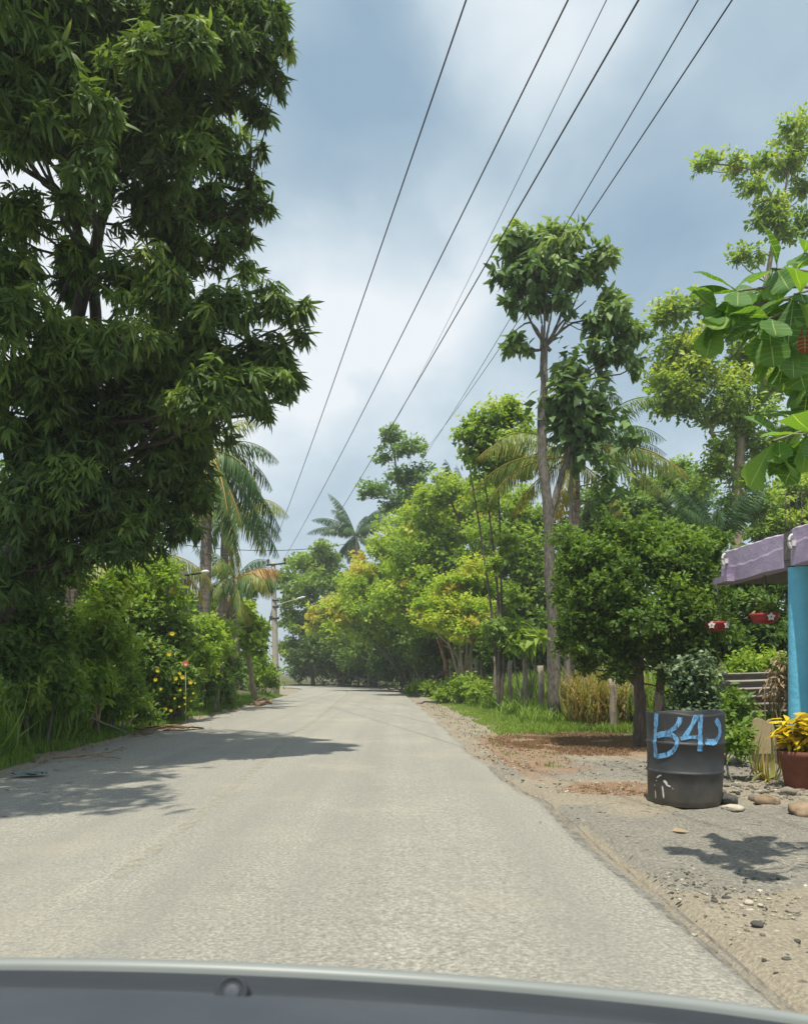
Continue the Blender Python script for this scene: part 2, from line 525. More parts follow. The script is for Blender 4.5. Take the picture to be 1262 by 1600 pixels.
cam = bpy.data.cameras.new('camera')
cam.sensor_fit = 'VERTICAL'
cam.sensor_height = 24
cam.lens = 24 * F / 1600
cam.shift_y = (HY - 800) / 1600
cam.clip_start = .05
cam.clip_end = 3000
cam.dof.use_dof = True
cam.dof.focus_distance = 18
cam.dof.aperture_fstop = cam.lens / 1000 / .0035 
co = bpy.data.objects.new('camera', cam)
co.location = (0, 0, H)
co.rotation_euler = (math.radians(90), 0, 0)
COL.objects.link(co)
S.camera = co
S.view_settings.view_transform = 'Standard'
S.view_settings.look = 'None'
S.view_settings.exposure = 0.40
S.view_settings.gamma = 1
S.cycles.max_bounces = 6
S.cycles.diffuse_bounces = 3
S.cycles.glossy_bounces = 2
S.cycles.transmission_bounces = 4
S.cycles.use_denoising = True

# ------------------------------------------------------------------ road and ground
RL = [(-30, -4.6), (0, -4.6), (6, -4.62), (9, -4.67), (12.7, -5.0), (18.2, -5.15), (27.5, -5.56), (41, -6.1), (52, -6.9), (58, -7.6), (61.5, -9.0), (63.6, -12), (64.8, -17), (65.4, -26), (64, -60)]
RR = [(-30, 1.45), (0, 1.42), (4.3, 1.33), (6.8, 1.30), (8.8, 1.16), (11.2, 1.02), (18.2, .86), (26.5, .6), (41.7, .05), (52, -.7), (58, -2.0), (63, -4.4), (67, -8.2), (70.2, -14), (71.8, -25), (70.5, -60)]
def resample(pts, n, key):
    p = np.array([(x, y) for y, x in pts], float)
    d = np.concatenate([[0], np.cumsum(np.linalg.norm(np.diff(p, axis=0), axis=1))])
    t = key * d[-1]
    return np.stack([np.interp(t, d, p[:, 0]), np.interp(t, d, p[:, 1])], 1)
# matched cross-sections
keyL = np.concatenate([np.linspace(0, .245, 40, endpoint=False), np.linspace(.245, .5, 160, endpoint=False), np.linspace(.5, 1, 120)])
Lp = resample(RL, len(keyL), keyL)
keyR = np.interp(keyL, [0, .2, .42, .6, 1], [0, .2, .42, .62, 1])
Rp = resample(RR, len(keyR), keyR)
def wobble(t, seed, fr):
    return sum(math.sin(t * f + seed * k) * a for k, (f, a) in enumerate(zip(fr, (.5, .3, .2, .15)), 1))
Rw, Lw = Rp.copy(), Lp.copy()
for k in range(len(Rw)):
    Rw[k, 0] += .05 * wobble(Rp[k, 1], 1.3, (1.9, 4.3, 9.1, 17.3)) + rng.normal(0, .012)
    Lw[k, 0] += .10 * wobble(Lp[k, 1], 2.1, (.8, 2.3, 5.1, 11.3))
us = np.array([0, .004, .02, .06, .14, .25, .37, .5, .63, .75, .86, .94, .98, .996, 1])
zs = np.array([-.06, -.02, -.004, 0, .006, .012, .02, .025, .022, .015, .008, .002, -.004, -.012, -.07])
RV = np.zeros((len(Lw), len(us), 3))
for j, (u, z) in enumerate(zip(us, zs)):
    RV[:, j, :2] = Lw * (1 - u) + Rw * u
    RV[:, j, 2] = z
rb = MB()
rb.grid(RV[:, ::-1])
m, nt, out = newmat('worn_asphalt')
tc = N(nt, 'ShaderNodeTexCoord')
def tx(scale, detail=4, rough=.6, stretch=(1, 1, 1), kind='noise'):
    mp = N(nt, 'ShaderNodeMapping')
    mp.inputs['Scale'].default_value = stretch
    nt.links.new(tc.outputs['Object'], mp.inputs[0])
    if kind == 'noise':
        n = N(nt, 'ShaderNodeTexNoise', i_Scale=scale, i_Detail=detail, i_Roughness=rough)
    else:
        n = N(nt, 'ShaderNodeTexVoronoi', i_Scale=scale)
    nt.links.new(mp.outputs[0], n.inputs['Vector'])
    return n.outputs[0] if kind == 'noise' else n.outputs['Color']
def mixc(fac, a, b, mode='MIX'):
    n = N(nt, 'ShaderNodeMix', data_type='RGBA', blend_type=mode)
    for i, k in ((0, fac), (6, a), (7, b)):
        if isinstance(k, (int, float)): n.inputs[i].default_value = k
        elif isinstance(k, tuple): n.inputs[i].default_value = (*k, 1)
        else: nt.links.new(k, n.inputs[i])
    return n.outputs[2]
def rmp(x, stops):
    r = ramp(nt, stops)
    nt.links.new(x, r.inputs[0])
    return r.outputs[0]
col = rmp(tx(.5, 5, .6, (1, .3, 1)), [(.3, (.225, .218, .198)), (.7, (.32, .305, .265))])
col = mixc(.68, col, rmp(tx(46, 4, .75), [(.34, (.055, .055, .053)), (.48, (.235, .23, .21)), (.66, (.60, .575, .51))]))
col = mixc(.30, col, rmp(tx(24, 4, .8), [(.3, (.13, .128, .12)), (.5, (.28, .27, .24)), (.7, (.45, .43, .37))]))
col = mixc(rmp(tx(1.7, 7, .75, (1, .5, 1)), [(.58, 0.0), (.74, .55)]), col, (.165, .163, .155))
col = mixc(rmp(tx(.75, 4, .55, (2.6, .06, 1)), [(.42, 0.0), (.66, .5)]), col, (.20, .198, .185))
col = mixc(rmp(tx(.7, 6, .65), [(.52, 0.0), (.74, .5)]), col, (.40, .36, .28))
col = mixc(rmp(tx(4.5, 8, .8, (.7, 1.6, 1)), [(.63, 0.0), (.69, .65)]), col, (.10, .098, .092))
col = mixc(rmp(tx(.32, 5, .6, (1, .5, 1)), [(.40, 0.0), (.60, .45)]), col, (.22, .215, .20))
col = mixc(1.0, col, (1.10, 1.09, 1.06), "MULTIPLY")
p = N(nt, 'ShaderNodeBsdfPrincipled', i_Roughness=.85)
p.inputs['Specular IOR Level'].default_value = .25
nt.links.new(col, p.inputs['Base Color'])
b = N(nt, 'ShaderNodeBump', i_Strength=.8, i_Distance=.010)
nt.links.new(tx(95, 4, .7), b.inputs['Height'])
nt.links.new(b.outputs[0], p.inputs['Normal'])
nt.links.new(p.outputs[0], out.inputs[0])
M['road'] = m
tag(rb.build('road', m, attr=False), kind='structure')

# broken darker lip of asphalt along the right edge
m, nt, out = newmat('crumbled_asphalt')
tc = N(nt, 'ShaderNodeTexCoord')
p = N(nt, 'ShaderNodeBsdfPrincipled', i_Roughness=.95)
nt.links.new(rmp(tx(45, 4, .75), [(.3, (.09, .092, .09)), (.5, (.17, .17, .165)), (.7, (.30, .29, .265))]), p.inputs['Base Color'])
tr = N(nt, 'ShaderNodeBsdfTransparent')
ms = N(nt, 'ShaderNodeMixShader')
nt.links.new(rmp(tx(7, 8, .8), [(.44, 0.0), (.66, .8)]), ms.inputs[0])
nt.links.new(tr.outputs[0], ms.inputs[1])
nt.links.new(p.outputs[0], ms.inputs[2])
nt.links.new(ms.outputs[0], out.inputs[0])
lipm = m
lp_ = MB()
sel = np.where((Rw[:, 1] > 1.5) & (Rw[:, 1] < 10) & (np.arange(len(Rw)) < 240))[0]
yy_ = Rw[sel, 1]
wd_ = (.06 + .02 * np.sin(yy_ * 2.1) + .02 * np.sin(yy_ * 7)) * np.clip((10 - yy_) / 2, 0, 1) + rng.normal(0, .006, len(sel))
lo_ = .05 + .03 * np.sin(yy_ * 1.3 + 1) + rng.normal(0, .006, len(sel))
V = np.stack([np.stack([Rw[sel, 0] + o_, yy_, z_], 1) for o_, z_ in ((-lo_ - .01, np.full(len(sel), .003)), (-lo_, np.full(len(sel), .005)), (-.015, np.full(len(sel), .0)), (.02, np.full(len(sel), -.012)), (wd_, np.full(len(sel), -.022)), (wd_ + .02, np.full(len(sel), -.06)))], 1)
lp_.grid(V[:, ::-1])
tag(lp_.build('road_edge', lipm, attr=False), kind='structure')

# faded centre line on the road
m, nt, out = newmat('faded_yellow_paint')
tc = N(nt, 'ShaderNodeTexCoord')
p = N(nt, 'ShaderNodeBsdfPrincipled', i_Roughness=.8)
nt.links.new(mixc(rmp(tx(40, 3, .7), [(.35, 0.0), (.6, 1.0)]), (.46, .40, .26), (.38, .35, .26)), p.inputs['Base Color'])
tr = N(nt, 'ShaderNodeBsdfTransparent')
ms = N(nt, 'ShaderNodeMixShader')
nt.links.new(rmp(tx(9, 6, .8), [(.45, 0.0), (.75, .75)]), ms.inputs[0])
nt.links.new(tr.outputs[0], ms.inputs[1])
nt.links.new(p.outputs[0], ms.inputs[2])
nt.links.new(ms.outputs[0], out.inputs[0])
mk = MB()
mid = (Lp + Rp) / 2
sel = np.where((mid[:, 1] > 4) & (np.arange(len(mid)) < 230))[0]
ln = mid[sel]
V = np.stack([np.stack([ln[:, 0] + s, ln[:, 1], np.full(len(ln), .031)], 1) for s in (.055, -.055)], 1)
mk.grid(V)
tag(mk.build('road_marking', m, attr=False), kind='structure')

ctr = np.array([(a + b) / 2 for a, b in zip(Lp, Rp)])
hwid = np.linalg.norm(Lp - Rp, axis=1) / 2
def road_dist(x, y):
    """signed distance outside the road edge, and side (+1 right of travel)"""
    x, y = np.ravel(x), np.ravel(y)
    best = np.full(len(x), 1e9)
    side = np.zeros(len(x))
    for k in range(0, len(ctr) - 1, 2):
        a, b = ctr[k], ctr[min(k + 2, len(ctr) - 1)]
        d = b - a
        L2 = d @ d + 1e-9
        t = np.clip(((x - a[0]) * d[0] + (y - a[1]) * d[1]) / L2, 0, 1)
        dx, dy = x - a[0] - t * d[0], y - a[1] - t * d[1]
        dist = np.hypot(dx, dy) - hwid[k]
        better = dist < best
        best = np.where(better, dist, best)
        side = np.where(better, np.sign(d[1] * dx - d[0] * dy), side)
    return best, side

def sm(x, a, b):
    t = np.clip((x - a) / (b - a), 0, 1)
    return t * t * (3 - 2 * t)

def ground_z(x, y):
    x, y = np.asarray(x, float), np.asarray(y, float)
    sh = x.shape
    d, s = road_dist(x, y)
    xr, yr = x.ravel(), y.ravel()
    n = .5 * np.sin(xr * 1.7 + .6 * np.sin(yr * 1.3)) * np.sin(yr * 1.1 + 1.3 * np.sin(xr * .9)) + .3 * np.sin(xr * 4.1 + yr * 2.3) * np.sin(yr * 3.7 - xr * 1.1)
    left = s < 0
    z = np.where(left, -.03 + .30 * sm(d, .3, 2.6) + .08 * n * sm(d, .3, 1.5), -.035 + .02 * n * sm(d, .1, .8) + .10 * sm(d, 1.2, 4) * sm(yr, 11.5, 16))
    z = np.where(d < 0, -.09, np.where(~left & (d < .3), -.02 - .015 * sm(d, 0, .3) + .0 * z, z))
    z = z + np.where((d >= 0) & (d < .25), 0.0, 0.0)
    return z.reshape(sh)

def spaced(lo, a, b, hi, fine, grow=1.25):
    xs = list(np.arange(a, b, fine))
    s, x = fine, xs[-1]
    while x < hi:
        s *= grow
        x += s
        xs.append(x)
    s, x = fine, xs[0]
    while x > lo:
        s *= grow
        x -= s
        xs.insert(0, x)
    return np.array(xs)
gx = spaced(-900, -8, 8, 900, .085)
gy = spaced(-300, 2, 24, 1500, .1)
X, Y = np.meshgrid(gx, gy, indexing='xy')
Z = ground_z(X, Y)
fine = (np.abs(X) < 9) & (Y > 1) & (Y < 26)
dro, sid = road_dist(X, Y)
dro, sid = dro.reshape(X.shape), sid.reshape(X.shape)
Z = Z + np.where(fine & (dro > .15), rng.normal(0, .007, X.shape), 0)
gb = MB()
gb.grid(np.stack([X, Y, Z], -1))
def blob(cx, cy, rx, ry, e=.35):
    q = np.sqrt(((X - cx) / rx) ** 2 + ((Y - cy) / ry) ** 2)
    q = q + .22 * np.sin(X * 3.1 + 1.7 * np.sin(Y * 2.2)) * np.sin(Y * 2.7 + X)
    return 1 - sm(q, 1 - e, 1 + e)
right = sid > 0
wg = np.where(~right, sm(dro, .25, .8), sm(dro, .9 + .25 * np.sin(Y * 1.3), 1.7) * sm(Y, 12.5, 16.5))
wg = np.maximum(wg, sm(dro, 3.2, 4.2) * sm(Y, 9, 13))
wr = np.where(right, np.maximum(blob(3.0, 13.6, 1.5, 2.1), blob(2.35, 8.2, .75, .55)), 0)
wr = np.maximum(wr, np.where(right & (dro > .1), .55 * blob(1.7, 12, .8, 3.5), 0))
wv = np.where(right & (dro > 0), np.maximum.reduce([blob(3.6, 5.75, 2.9, 1.5, .2), blob(3.2, 9.8, 2.3, 1.0), blob(3.2, 3.9, .8, .5)]), 0)
m, nt, out = newmat('verge_soil')
tc = N(nt, 'ShaderNodeTexCoord')
at = N(nt, 'ShaderNodeAttribute', attribute_name='zone')
sp = N(nt, 'ShaderNodeSeparateColor')
nt.links.new(at.outputs['Color'], sp.inputs[0])
def jag(x, lo=.25, hi=.6):
    a = N(nt, 'ShaderNodeMath', operation='MULTIPLY_ADD')
    nt.links.new(tx(7, 6, .7), a.inputs[0])
    a.inputs[1].default_value = .7
    nt.links.new(x, a.inputs[2])
    a2 = N(nt, 'ShaderNodeMath', operation='SUBTRACT')
    nt.links.new(a.outputs[0], a2.inputs[0])
    a2.inputs[1].default_value = .35
    return rmp(a2.outputs[0], [(lo, 0.0), (hi, 1.0)])
speck = tx(45, 3, .7)
col = mixc(.5, rmp(tx(1.6, 6, .65), [(.3, (.21, .182, .14)), (.7, (.34, .30, .235))]), rmp(speck, [(.32, (.115, .10, .08)), (.5, (.26, .228, .175)), (.7, (.46, .415, .335))]))
grav = mixc(.6, rmp(tx(2.4, 6, .65), [(.3, (.15, .143, .125)), (.7, (.27, .25, .21))]), rmp(speck, [(.32, (.085, .082, .075)), (.5, (.21, .198, .17)), (.7, (.42, .39, .33))]))
col = mixc(jag(sp.outputs[2]), col, grav)
red = mixc(.5, rmp(tx(3, 6, .7), [(.3, (.17, .115, .078)), (.7, (.28, .20, .14))]), rmp(speck, [(.3, (.14, .08, .05)), (.7, (.44, .29, .18))]))
col = mixc(jag(sp.outputs[1]), col, red)
grn = mixc(.5, rmp(tx(3, 6, .7), [(.3, (.06, .065, .03)), (.55, (.10, .11, .05)), (.7, (.17, .14, .085))]), rmp(speck, [(.3, (.05, .05, .03)), (.7, (.17, .16, .085))]))
col = mixc(jag(sp.outputs[0]), col, grn)
col = mixc(rmp(tx(26, 2, .5, kind='voronoi'), [(.05, .8), (.13, 0.0)]), col, (.10, .09, .075))
p = N(nt, 'ShaderNodeBsdfPrincipled', i_Roughness=.95)
p.inputs['Specular IOR Level'].default_value = .1
nt.links.new(col, p.inputs['Base Color'])
b = N(nt, 'ShaderNodeBump', i_Strength=.8, i_Distance=.02)
nt.links.new(tx(28, 5, .7), b.inputs['Height'])
nt.links.new(b.outputs[0], p.inputs['Normal'])
nt.links.new(p.outputs[0], out.inputs[0])
go = gb.build('ground', m, attr=False)
za = go.data.attributes.new('zone', 'FLOAT_COLOR', 'POINT')
za.data.foreach_set('color', np.stack([wg, wr, wv, np.ones_like(wg)], -1).astype(np.float32).ravel())
tag(go, kind='structure')

def gz(p):
    return float(ground_z(np.array([p[0]]), np.array([p[1]]))[0])

def on_ground(x, y, sink=.0):
    return np.array([x, y, gz((x, y)) - sink])

exec_parts = []
# ------------------------------------------------------------------ mango tree on the left
mb_base = on_ground(-7.2, 12.0, .05)
KM = .88
def mc(px, py, r, Y, tb=0.0):
    return C(px, py, r, Y * KM, tb, 1.0, .95)
mclumps = [
 mc(45, 50, 105, 10.5), mc(165, 30, 105, 11), mc(290, 20, 95, 10.5, .05), mc(385, 25, 62, 11, .12), mc(300, 130, 90, 11.5), mc(385, 100, 52, 11, .02), mc(395, 170, 26, 11.5),
 mc(180, 150, 105, 11, .08), mc(60, 140, 90, 10.5), mc(20, 230, 42, 12), mc(150, 250, 60, 11, .05), mc(245, 235, 85, 11, .05), mc(330, 230, 62, 12.3), mc(225, 315, 62, 11.5),
 mc(372, 262, 26, 12.5), mc(385, 318, 28, 12.6), mc(330, 320, 48, 12.8), mc(352, 385, 36, 12.6), mc(290, 390, 52, 12.5), mc(120, 330, 28, 13), mc(15, 350, 45, 11.5, .05), mc(30, 420, 40, 12.5), mc(110, 440, 36, 12.8),
 mc(200, 440, 46, 11.5), mc(265, 455, 62, 11, .14), mc(350, 475, 58, 11, .16), mc(425, 478, 34, 11.3, .1), mc(462, 490, 17, 11.4, .05), mc(440, 560, 30, 11.7), mc(462, 588, 12, 11.8), mc(400, 560, 46, 11.8), mc(370, 610, 40, 12),
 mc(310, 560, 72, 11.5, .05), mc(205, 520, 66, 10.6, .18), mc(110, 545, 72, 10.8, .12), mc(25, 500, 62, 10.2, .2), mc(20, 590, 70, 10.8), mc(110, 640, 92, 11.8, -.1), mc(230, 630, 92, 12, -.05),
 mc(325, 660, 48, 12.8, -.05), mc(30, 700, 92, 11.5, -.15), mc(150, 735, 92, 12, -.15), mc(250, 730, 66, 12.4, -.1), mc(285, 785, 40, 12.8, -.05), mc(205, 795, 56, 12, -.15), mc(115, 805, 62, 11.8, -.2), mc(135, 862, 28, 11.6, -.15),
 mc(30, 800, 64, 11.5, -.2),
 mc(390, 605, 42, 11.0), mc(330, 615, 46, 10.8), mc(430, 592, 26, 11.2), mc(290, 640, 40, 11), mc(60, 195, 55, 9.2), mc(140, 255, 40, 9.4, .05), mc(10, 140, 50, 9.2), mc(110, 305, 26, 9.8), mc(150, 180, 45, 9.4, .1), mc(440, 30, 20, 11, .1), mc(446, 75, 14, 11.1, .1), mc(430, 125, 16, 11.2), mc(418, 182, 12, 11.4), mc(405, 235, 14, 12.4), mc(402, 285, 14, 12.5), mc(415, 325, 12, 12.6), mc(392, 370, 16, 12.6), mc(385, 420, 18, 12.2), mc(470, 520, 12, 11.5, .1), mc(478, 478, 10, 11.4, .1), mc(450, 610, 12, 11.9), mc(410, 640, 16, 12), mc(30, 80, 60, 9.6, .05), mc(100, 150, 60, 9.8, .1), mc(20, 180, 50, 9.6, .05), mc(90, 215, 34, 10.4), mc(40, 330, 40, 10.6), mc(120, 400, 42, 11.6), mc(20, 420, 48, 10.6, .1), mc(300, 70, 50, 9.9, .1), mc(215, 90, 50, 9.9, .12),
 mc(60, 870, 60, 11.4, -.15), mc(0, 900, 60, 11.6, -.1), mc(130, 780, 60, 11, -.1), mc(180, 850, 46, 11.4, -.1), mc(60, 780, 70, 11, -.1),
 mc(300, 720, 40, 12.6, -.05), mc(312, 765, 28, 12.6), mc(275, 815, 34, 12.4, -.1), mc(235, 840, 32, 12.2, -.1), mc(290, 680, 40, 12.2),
 # the canopy above and nearer than the frame
 (np.array([-5.28, 7.22, 8.59]), (1.7, 1.5, 1.2), .1), (np.array([-4.31, 8.10, 9.47]), (1.6, 1.5, 1.2), .1), (np.array([-5.98, 9.24, 9.65]), (1.8, 1.7, 1.3), .1), (np.array([-5.28, 11.00, 10.35]), (1.9, 1.8, 1.3), .1),
 (np.array([-4.05, 10.74, 10.70]), (1.3, 1.4, 1.1), .1), (np.array([-4.58, 5.28, 7.71]), (1.5, 1.4, 1.0), .1), (np.array([-5.46, 3.87, 8.42]), (1.7, 1.5, 1.2), .1), (np.array([-4.40, 6.51, 7.45]), (1.0, .9, .7), .1)]
fk = P(110, 720, 12.9 * KM)
stems = [([mb_base, (-6.5, 11.75, 1.5), fk], .30, .27),
         ([fk, P(255, 520, 12.6 * KM), P(285, 300, 12.4 * KM), P(300, 120, 12 * KM)], .22, .05),
         ([fk, P(150, 520, 13.2 * KM), P(110, 330, 13 * KM), P(30, 255, 12.6 * KM)], .12, .03),
         ([fk, P(110, 560, 12.2 * KM), P(180, 250, 11.6 * KM), P(190, 30, 10.8 * KM)], .13, .03),
         ([fk, P(290, 600, 12.6 * KM), P(390, 530, 12 * KM)], .07, .02),
         ([P(285, 330, 12.4 * KM), P(330, 290, 12.8 * KM), P(385, 300, 12.6 * KM)], .07, .02),
         ([fk, P(60, 640, 12 * KM), P(-60, 560, 11.5 * KM)], .15, .05)]
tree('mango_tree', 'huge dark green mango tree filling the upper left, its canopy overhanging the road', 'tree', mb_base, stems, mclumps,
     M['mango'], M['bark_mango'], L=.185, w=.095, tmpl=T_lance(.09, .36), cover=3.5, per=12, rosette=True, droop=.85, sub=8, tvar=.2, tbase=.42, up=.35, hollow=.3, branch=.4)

# ------------------------------------------------------------------ coconut palms
def frond_mb(base, az, el, L, droop=.9, leaf=.72, t0=.3, t1=.3, n=62, w=.026, hang=1.1, stiff=.0):
    mb = MB()
    k = 15
    ds = L / (k - 1)
    d = np.array([math.cos(az) * math.cos(el), math.sin(az) * math.cos(el), math.sin(el)])
    pts = [np.asarray(base, float)]
    for i in range(k - 1):
        d = nrm(d + np.array([0, 0, -droop * ds / L * (0.5 + 1.3 * i / k)]))
        pts.append(pts[-1] + d * ds)
    pts = np.array(pts)
    mb.tube(pts, np.linspace(.035, .007, k) * (L / 3.2), 5, tint=min(1, t0 + .25))
    s = np.linspace(.14, .99, n)
    pos = np.stack([np.interp(s, np.linspace(0, 1, k), pts[:, j]) for j in range(3)], 1)
    tan = nrm(np.stack([np.interp(s, np.linspace(0, 1, k), np.gradient(pts, axis=0)[:, j]) for j in range(3)], 1))
    side = nrm(np.cross(tan, np.array([0, 0, 1.0])) + 1e-6)
    upn = nrm(np.cross(side, tan))
    prof = np.sin(np.clip(s * 1.02, 0, 1) * np.pi) ** .5 * (1 - .25 * s)
    tin = t0 + (t1 - t0) * s
    for sg in (-1, 1):
        f = side * sg * .75 + tan * (.55 + .4 * s[:, None]) + np.array([0, 0, -hang]) * rng.uniform(.5, 1.3, (n, 1)) + upn * stiff + rng.normal(0, .08, (n, 3))
        scatter(mb, T_lance(w, .35), pos, nrm(f), nrm(upn + .3 * side * sg + rng.normal(0, .15, (n, 3))), leaf * prof * rng.uniform(.85, 1.1, n), np.clip(tin + rng.normal(0, .06, n), 0, 1))
    return mb

def palm(label, base, top, r, fronds, group, nuts=0, name='coconut_palm'):
    root = thing(name, base, label, 'palm', group)
    tm = MB()
    p = poly([base, np.asarray(base) * .5 + np.asarray(top) * .5 + np.array([.12, 0, 0]), top], 22)
    rad = np.linspace(r * 1.15, r * .8, len(p)) * (1 + .05 * (np.arange(len(p)) % 2))
    tm.tube(p, rad, 10)
    tm.build('trunk', M['bark_palm'], root)
    for fr in fronds:
        frond_mb(np.asarray(top) + np.array([0, 0, rng.uniform(-.1, .1)]), **fr).build('frond', M['palm'], root)
    for k in range(nuts):
        nb = MB()
        a = k * 2.1
        c = np.asarray(top) + np.array([.2 * math.cos(a), .2 * math.sin(a), -.22 - .05 * (k % 2)])
        nb.lathe(c, [(.001, -.13), (.06, -.11), (.10, -.03), (.10, .05), (.06, .11), (.001, .13)], 10)
        nb.build('coconut', M['twig_brown'], root)
    return root
R = math.radians
def fan(n, elr, L, t=(.2, .45), seed=0, **kw):
    r = random.Random(seed)
    out = []
    for k in range(n):
        t0 = r.uniform(*t)
        out.append(dict(az=2 * math.pi * k / n + r.uniform(-.25, .25), el=R(r.uniform(*elr)), L=L * r.uniform(.85, 1.1), t0=t0, t1=min(1, t0 + r.uniform(-.05, .2)), **kw))
    return out
GP = 'coconut palms'
t1 = P(322, 700, 24)
b1 = on_ground(P(308, 980, 24)[0], 24, .1)
palm('tall coconut palm between mango tree and road with orange fronds under its crown', b1, t1, .17,
     [dict(az=R(5), el=R(28), L=2.5, droop=1.5, t0=.45, t1=.2, leaf=0.81), dict(az=R(-25), el=R(-5), L=3.0, droop=1.7, t0=.4, t1=.1, leaf=1.01), dict(az=R(-60), el=R(-25), L=3.4, droop=1.2, t0=.55, t1=.35, leaf=0.94),
      dict(az=R(20), el=R(-28), L=3.5, droop=1.0, t0=.35, t1=.05, leaf=1.08), dict(az=R(8), el=R(-50), L=2.2, droop=.7, t0=.8, t1=.85, leaf=0.81), dict(az=R(-15), el=R(55), L=2.2, droop=1.6, t0=.5, t1=.55, leaf=0.74),
      dict(az=R(-80), el=R(-55), L=2.8, droop=.6, t0=.75, t1=.6, leaf=0.81), dict(az=R(60), el=R(10), L=3.0, droop=1.5, t0=.3, t1=.3), dict(az=R(120), el=R(10), L=3.2, droop=1.3, t0=.3, t1=.3),
      dict(az=R(170), el=R(5), L=3.2, droop=1.3, t0=.35, t1=.45), dict(az=R(-140), el=R(0), L=3.4, droop=1.3, t0=.5, t1=.6), dict(az=R(-110), el=R(-40), L=3.0, droop=.8, t0=.55, t1=.5),
      dict(az=R(10), el=R(-70), L=3.2, droop=.3, t0=.3, t1=.1, leaf=1.08), dict(az=R(-5), el=R(-42), L=3.4, droop=.8, t0=.3, t1=.15, leaf=1.08), dict(az=R(-40), el=R(-45), L=3.2, droop=.7, t0=.6, t1=.45, leaf=0.94), dict(az=R(25), el=R(12), L=2.6, droop=1.7, t0=.3, t1=.15, leaf=0.81)], GP, nuts=5)
t2 = P(368, 905, 28)
palm('short coconut palm with a dead brown frond reaching toward the utility pole', on_ground(P(352, 980, 28)[0], 28, .1), t2, .17,
     [dict(az=R(2), el=R(38), L=1.75, droop=1.1, t0=.7, t1=1.0, leaf=0.88, hang=1.2), dict(az=R(-10), el=R(20), L=1.80, droop=1.0, t0=.35, t1=.4, leaf=0.75), dict(az=R(-100), el=R(45), L=2.40, droop=2.0, t0=.4, t1=.55, leaf=0.62),
      dict(az=R(-150), el=R(45), L=2.16, droop=2.2, t0=.4, t1=.555), dict(az=R(-40), el=R(30), L=2.40, droop=2.2, t0=.45, t1=.7), dict(az=R(170), el=R(60), L=2.04, droop=1.4, t0=.3, t1=.3), dict(az=R(60), el=R(50), L=2.28, droop=1.2, t0=.25, t1=.3),
      dict(az=R(-70), el=R(-30), L=2.28, droop=1.0, t0=.4, t1=.55)] + fan(6, (5, 45), 1.7, (.22, .45), 21, droop=1.7, leaf=.85), GP)
palm('coconut palm half hidden behind the tall one, fronds drooping toward the road', on_ground(P(335, 980, 30)[0], 30, .1), P(352, 800, 30), .17, fan(11, (-30, 35), 3.0, (.25, .55), 31, droop=1.7, leaf=.95), GP)
t3 = P(235, 870, 21)
palm('coconut palm with yellowing fronds tucked under the mango canopy', on_ground(P(250, 970, 21)[0], 21, .1), t3, .2,
     fan(9, (-35, 15), 1.9, (.35, .62), 5, droop=1.4, hang=1.1), GP)
palm('leaning coconut palm behind the shrubs with orange hanging fronds', on_ground(-8.3, 18, .1), P(120, 880, 18), .17, fan(9, (-30, 15), 1.9, (.4, .7), 6, droop=1.4, hang=1.1), GP)
palm('dark trunked palm stump tree behind the short coconut palm', on_ground(P(360, 980, 31)[0], 31, .1), P(362, 930, 31), .2, fan(6, (-40, 0), 1.3, (.6, .9), 8, droop=1.0), GP)
tp = P(897, 715, 21)
pf = fan(15, (0, 55), 3.3, (.25, .55), 3, droop=1.5)
pf += [dict(az=R(-5), el=R(15), L=3.3, droop=1.1, t0=.55, t1=.7), dict(az=R(-25), el=R(-10), L=2.9, droop=.9, t0=.45, t1=.55), dict(az=R(12), el=R(38), L=3.0, droop=1.3, t0=.25, t1=.15), dict(az=R(-60), el=R(-30), L=2.5, droop=.8, t0=.5, t1=.75), dict(az=R(-120), el=R(-40), L=2.5, droop=.8, t0=.5, t1=.8), dict(az=R(170), el=R(-25), L=2.4, droop=.9, t0=.5, t1=.75)]
palm('coconut palm just behind the tall thin-trunked tree on the right', on_ground(P(884, 900, 21)[0], 21, .1), tp, .16, pf, GP, nuts=4)
palm('distant dark coconut palm rising from the far bend treetops', on_ground(P(556, 900, 77)[0], 77, .1), P(556, 838, 77), .25, fan(20, (-15, 75), 5.0, (.05, .25), 12, droop=1.2, leaf=1.1, w=.05), GP)
palm('small spiky palm top showing above the yellow-green hedge trees', on_ground(P(716, 900, 47)[0], 47, .1), P(716, 775, 47), .18, fan(12, (35, 80), 2.2, (.05, .25), 13, droop=.7, leaf=.7, w=.05), GP)
palm('young dark palm with upright fronds in front of the pale tall tree', on_ground(P(1118, 950, 22)[0], 22, .1), P(1118, 850, 22), .14, fan(13, (30, 80), 2.2, (.0, .2), 14, droop=.8, leaf=.6), GP)

# ------------------------------------------------------------------ shrubs and small trees, left side
GS = 'roadside shrubs on the left'
def shrub(name, label, px, py0, Y, clumps, leaf, L, w=.27, cat='shrub', group=GS, bark='bark_grey', stems=4, r=.03, **kw):
    cl = [C(*c) if len(c) >= 4 else C(c[0], c[1], c[2], Y) for c in clumps]
    b = on_ground((px - CX) / F * Y, Y, .05)
    st = []
    for k in range(stems):
        c = cl[k % len(cl)]
        a = b + np.array([rng.normal(0, .12), rng.normal(0, .1), 0])
        st.append(([a, a * .5 + c[0] * .5 + rng.normal(0, .1, 3), c[0]], r, r * .4))
    return tree(name, label, cat, b, st, cl, M[leaf], M[bark], group, L=L, w=w, **kw)
shrub('vine_thicket', 'dark tangled shrub under the mango tree at the left edge', 20, 0, 12.2, [(10, 880, 80, 12.6), (75, 900, 60, 13.2), (30, 960, 70, 12.2), (-30, 980, 70, 12), (60, 1010, 50, 12.3), (15, 1050, 60, 11.6)], 'deep', .13, .22, tbase=.4)
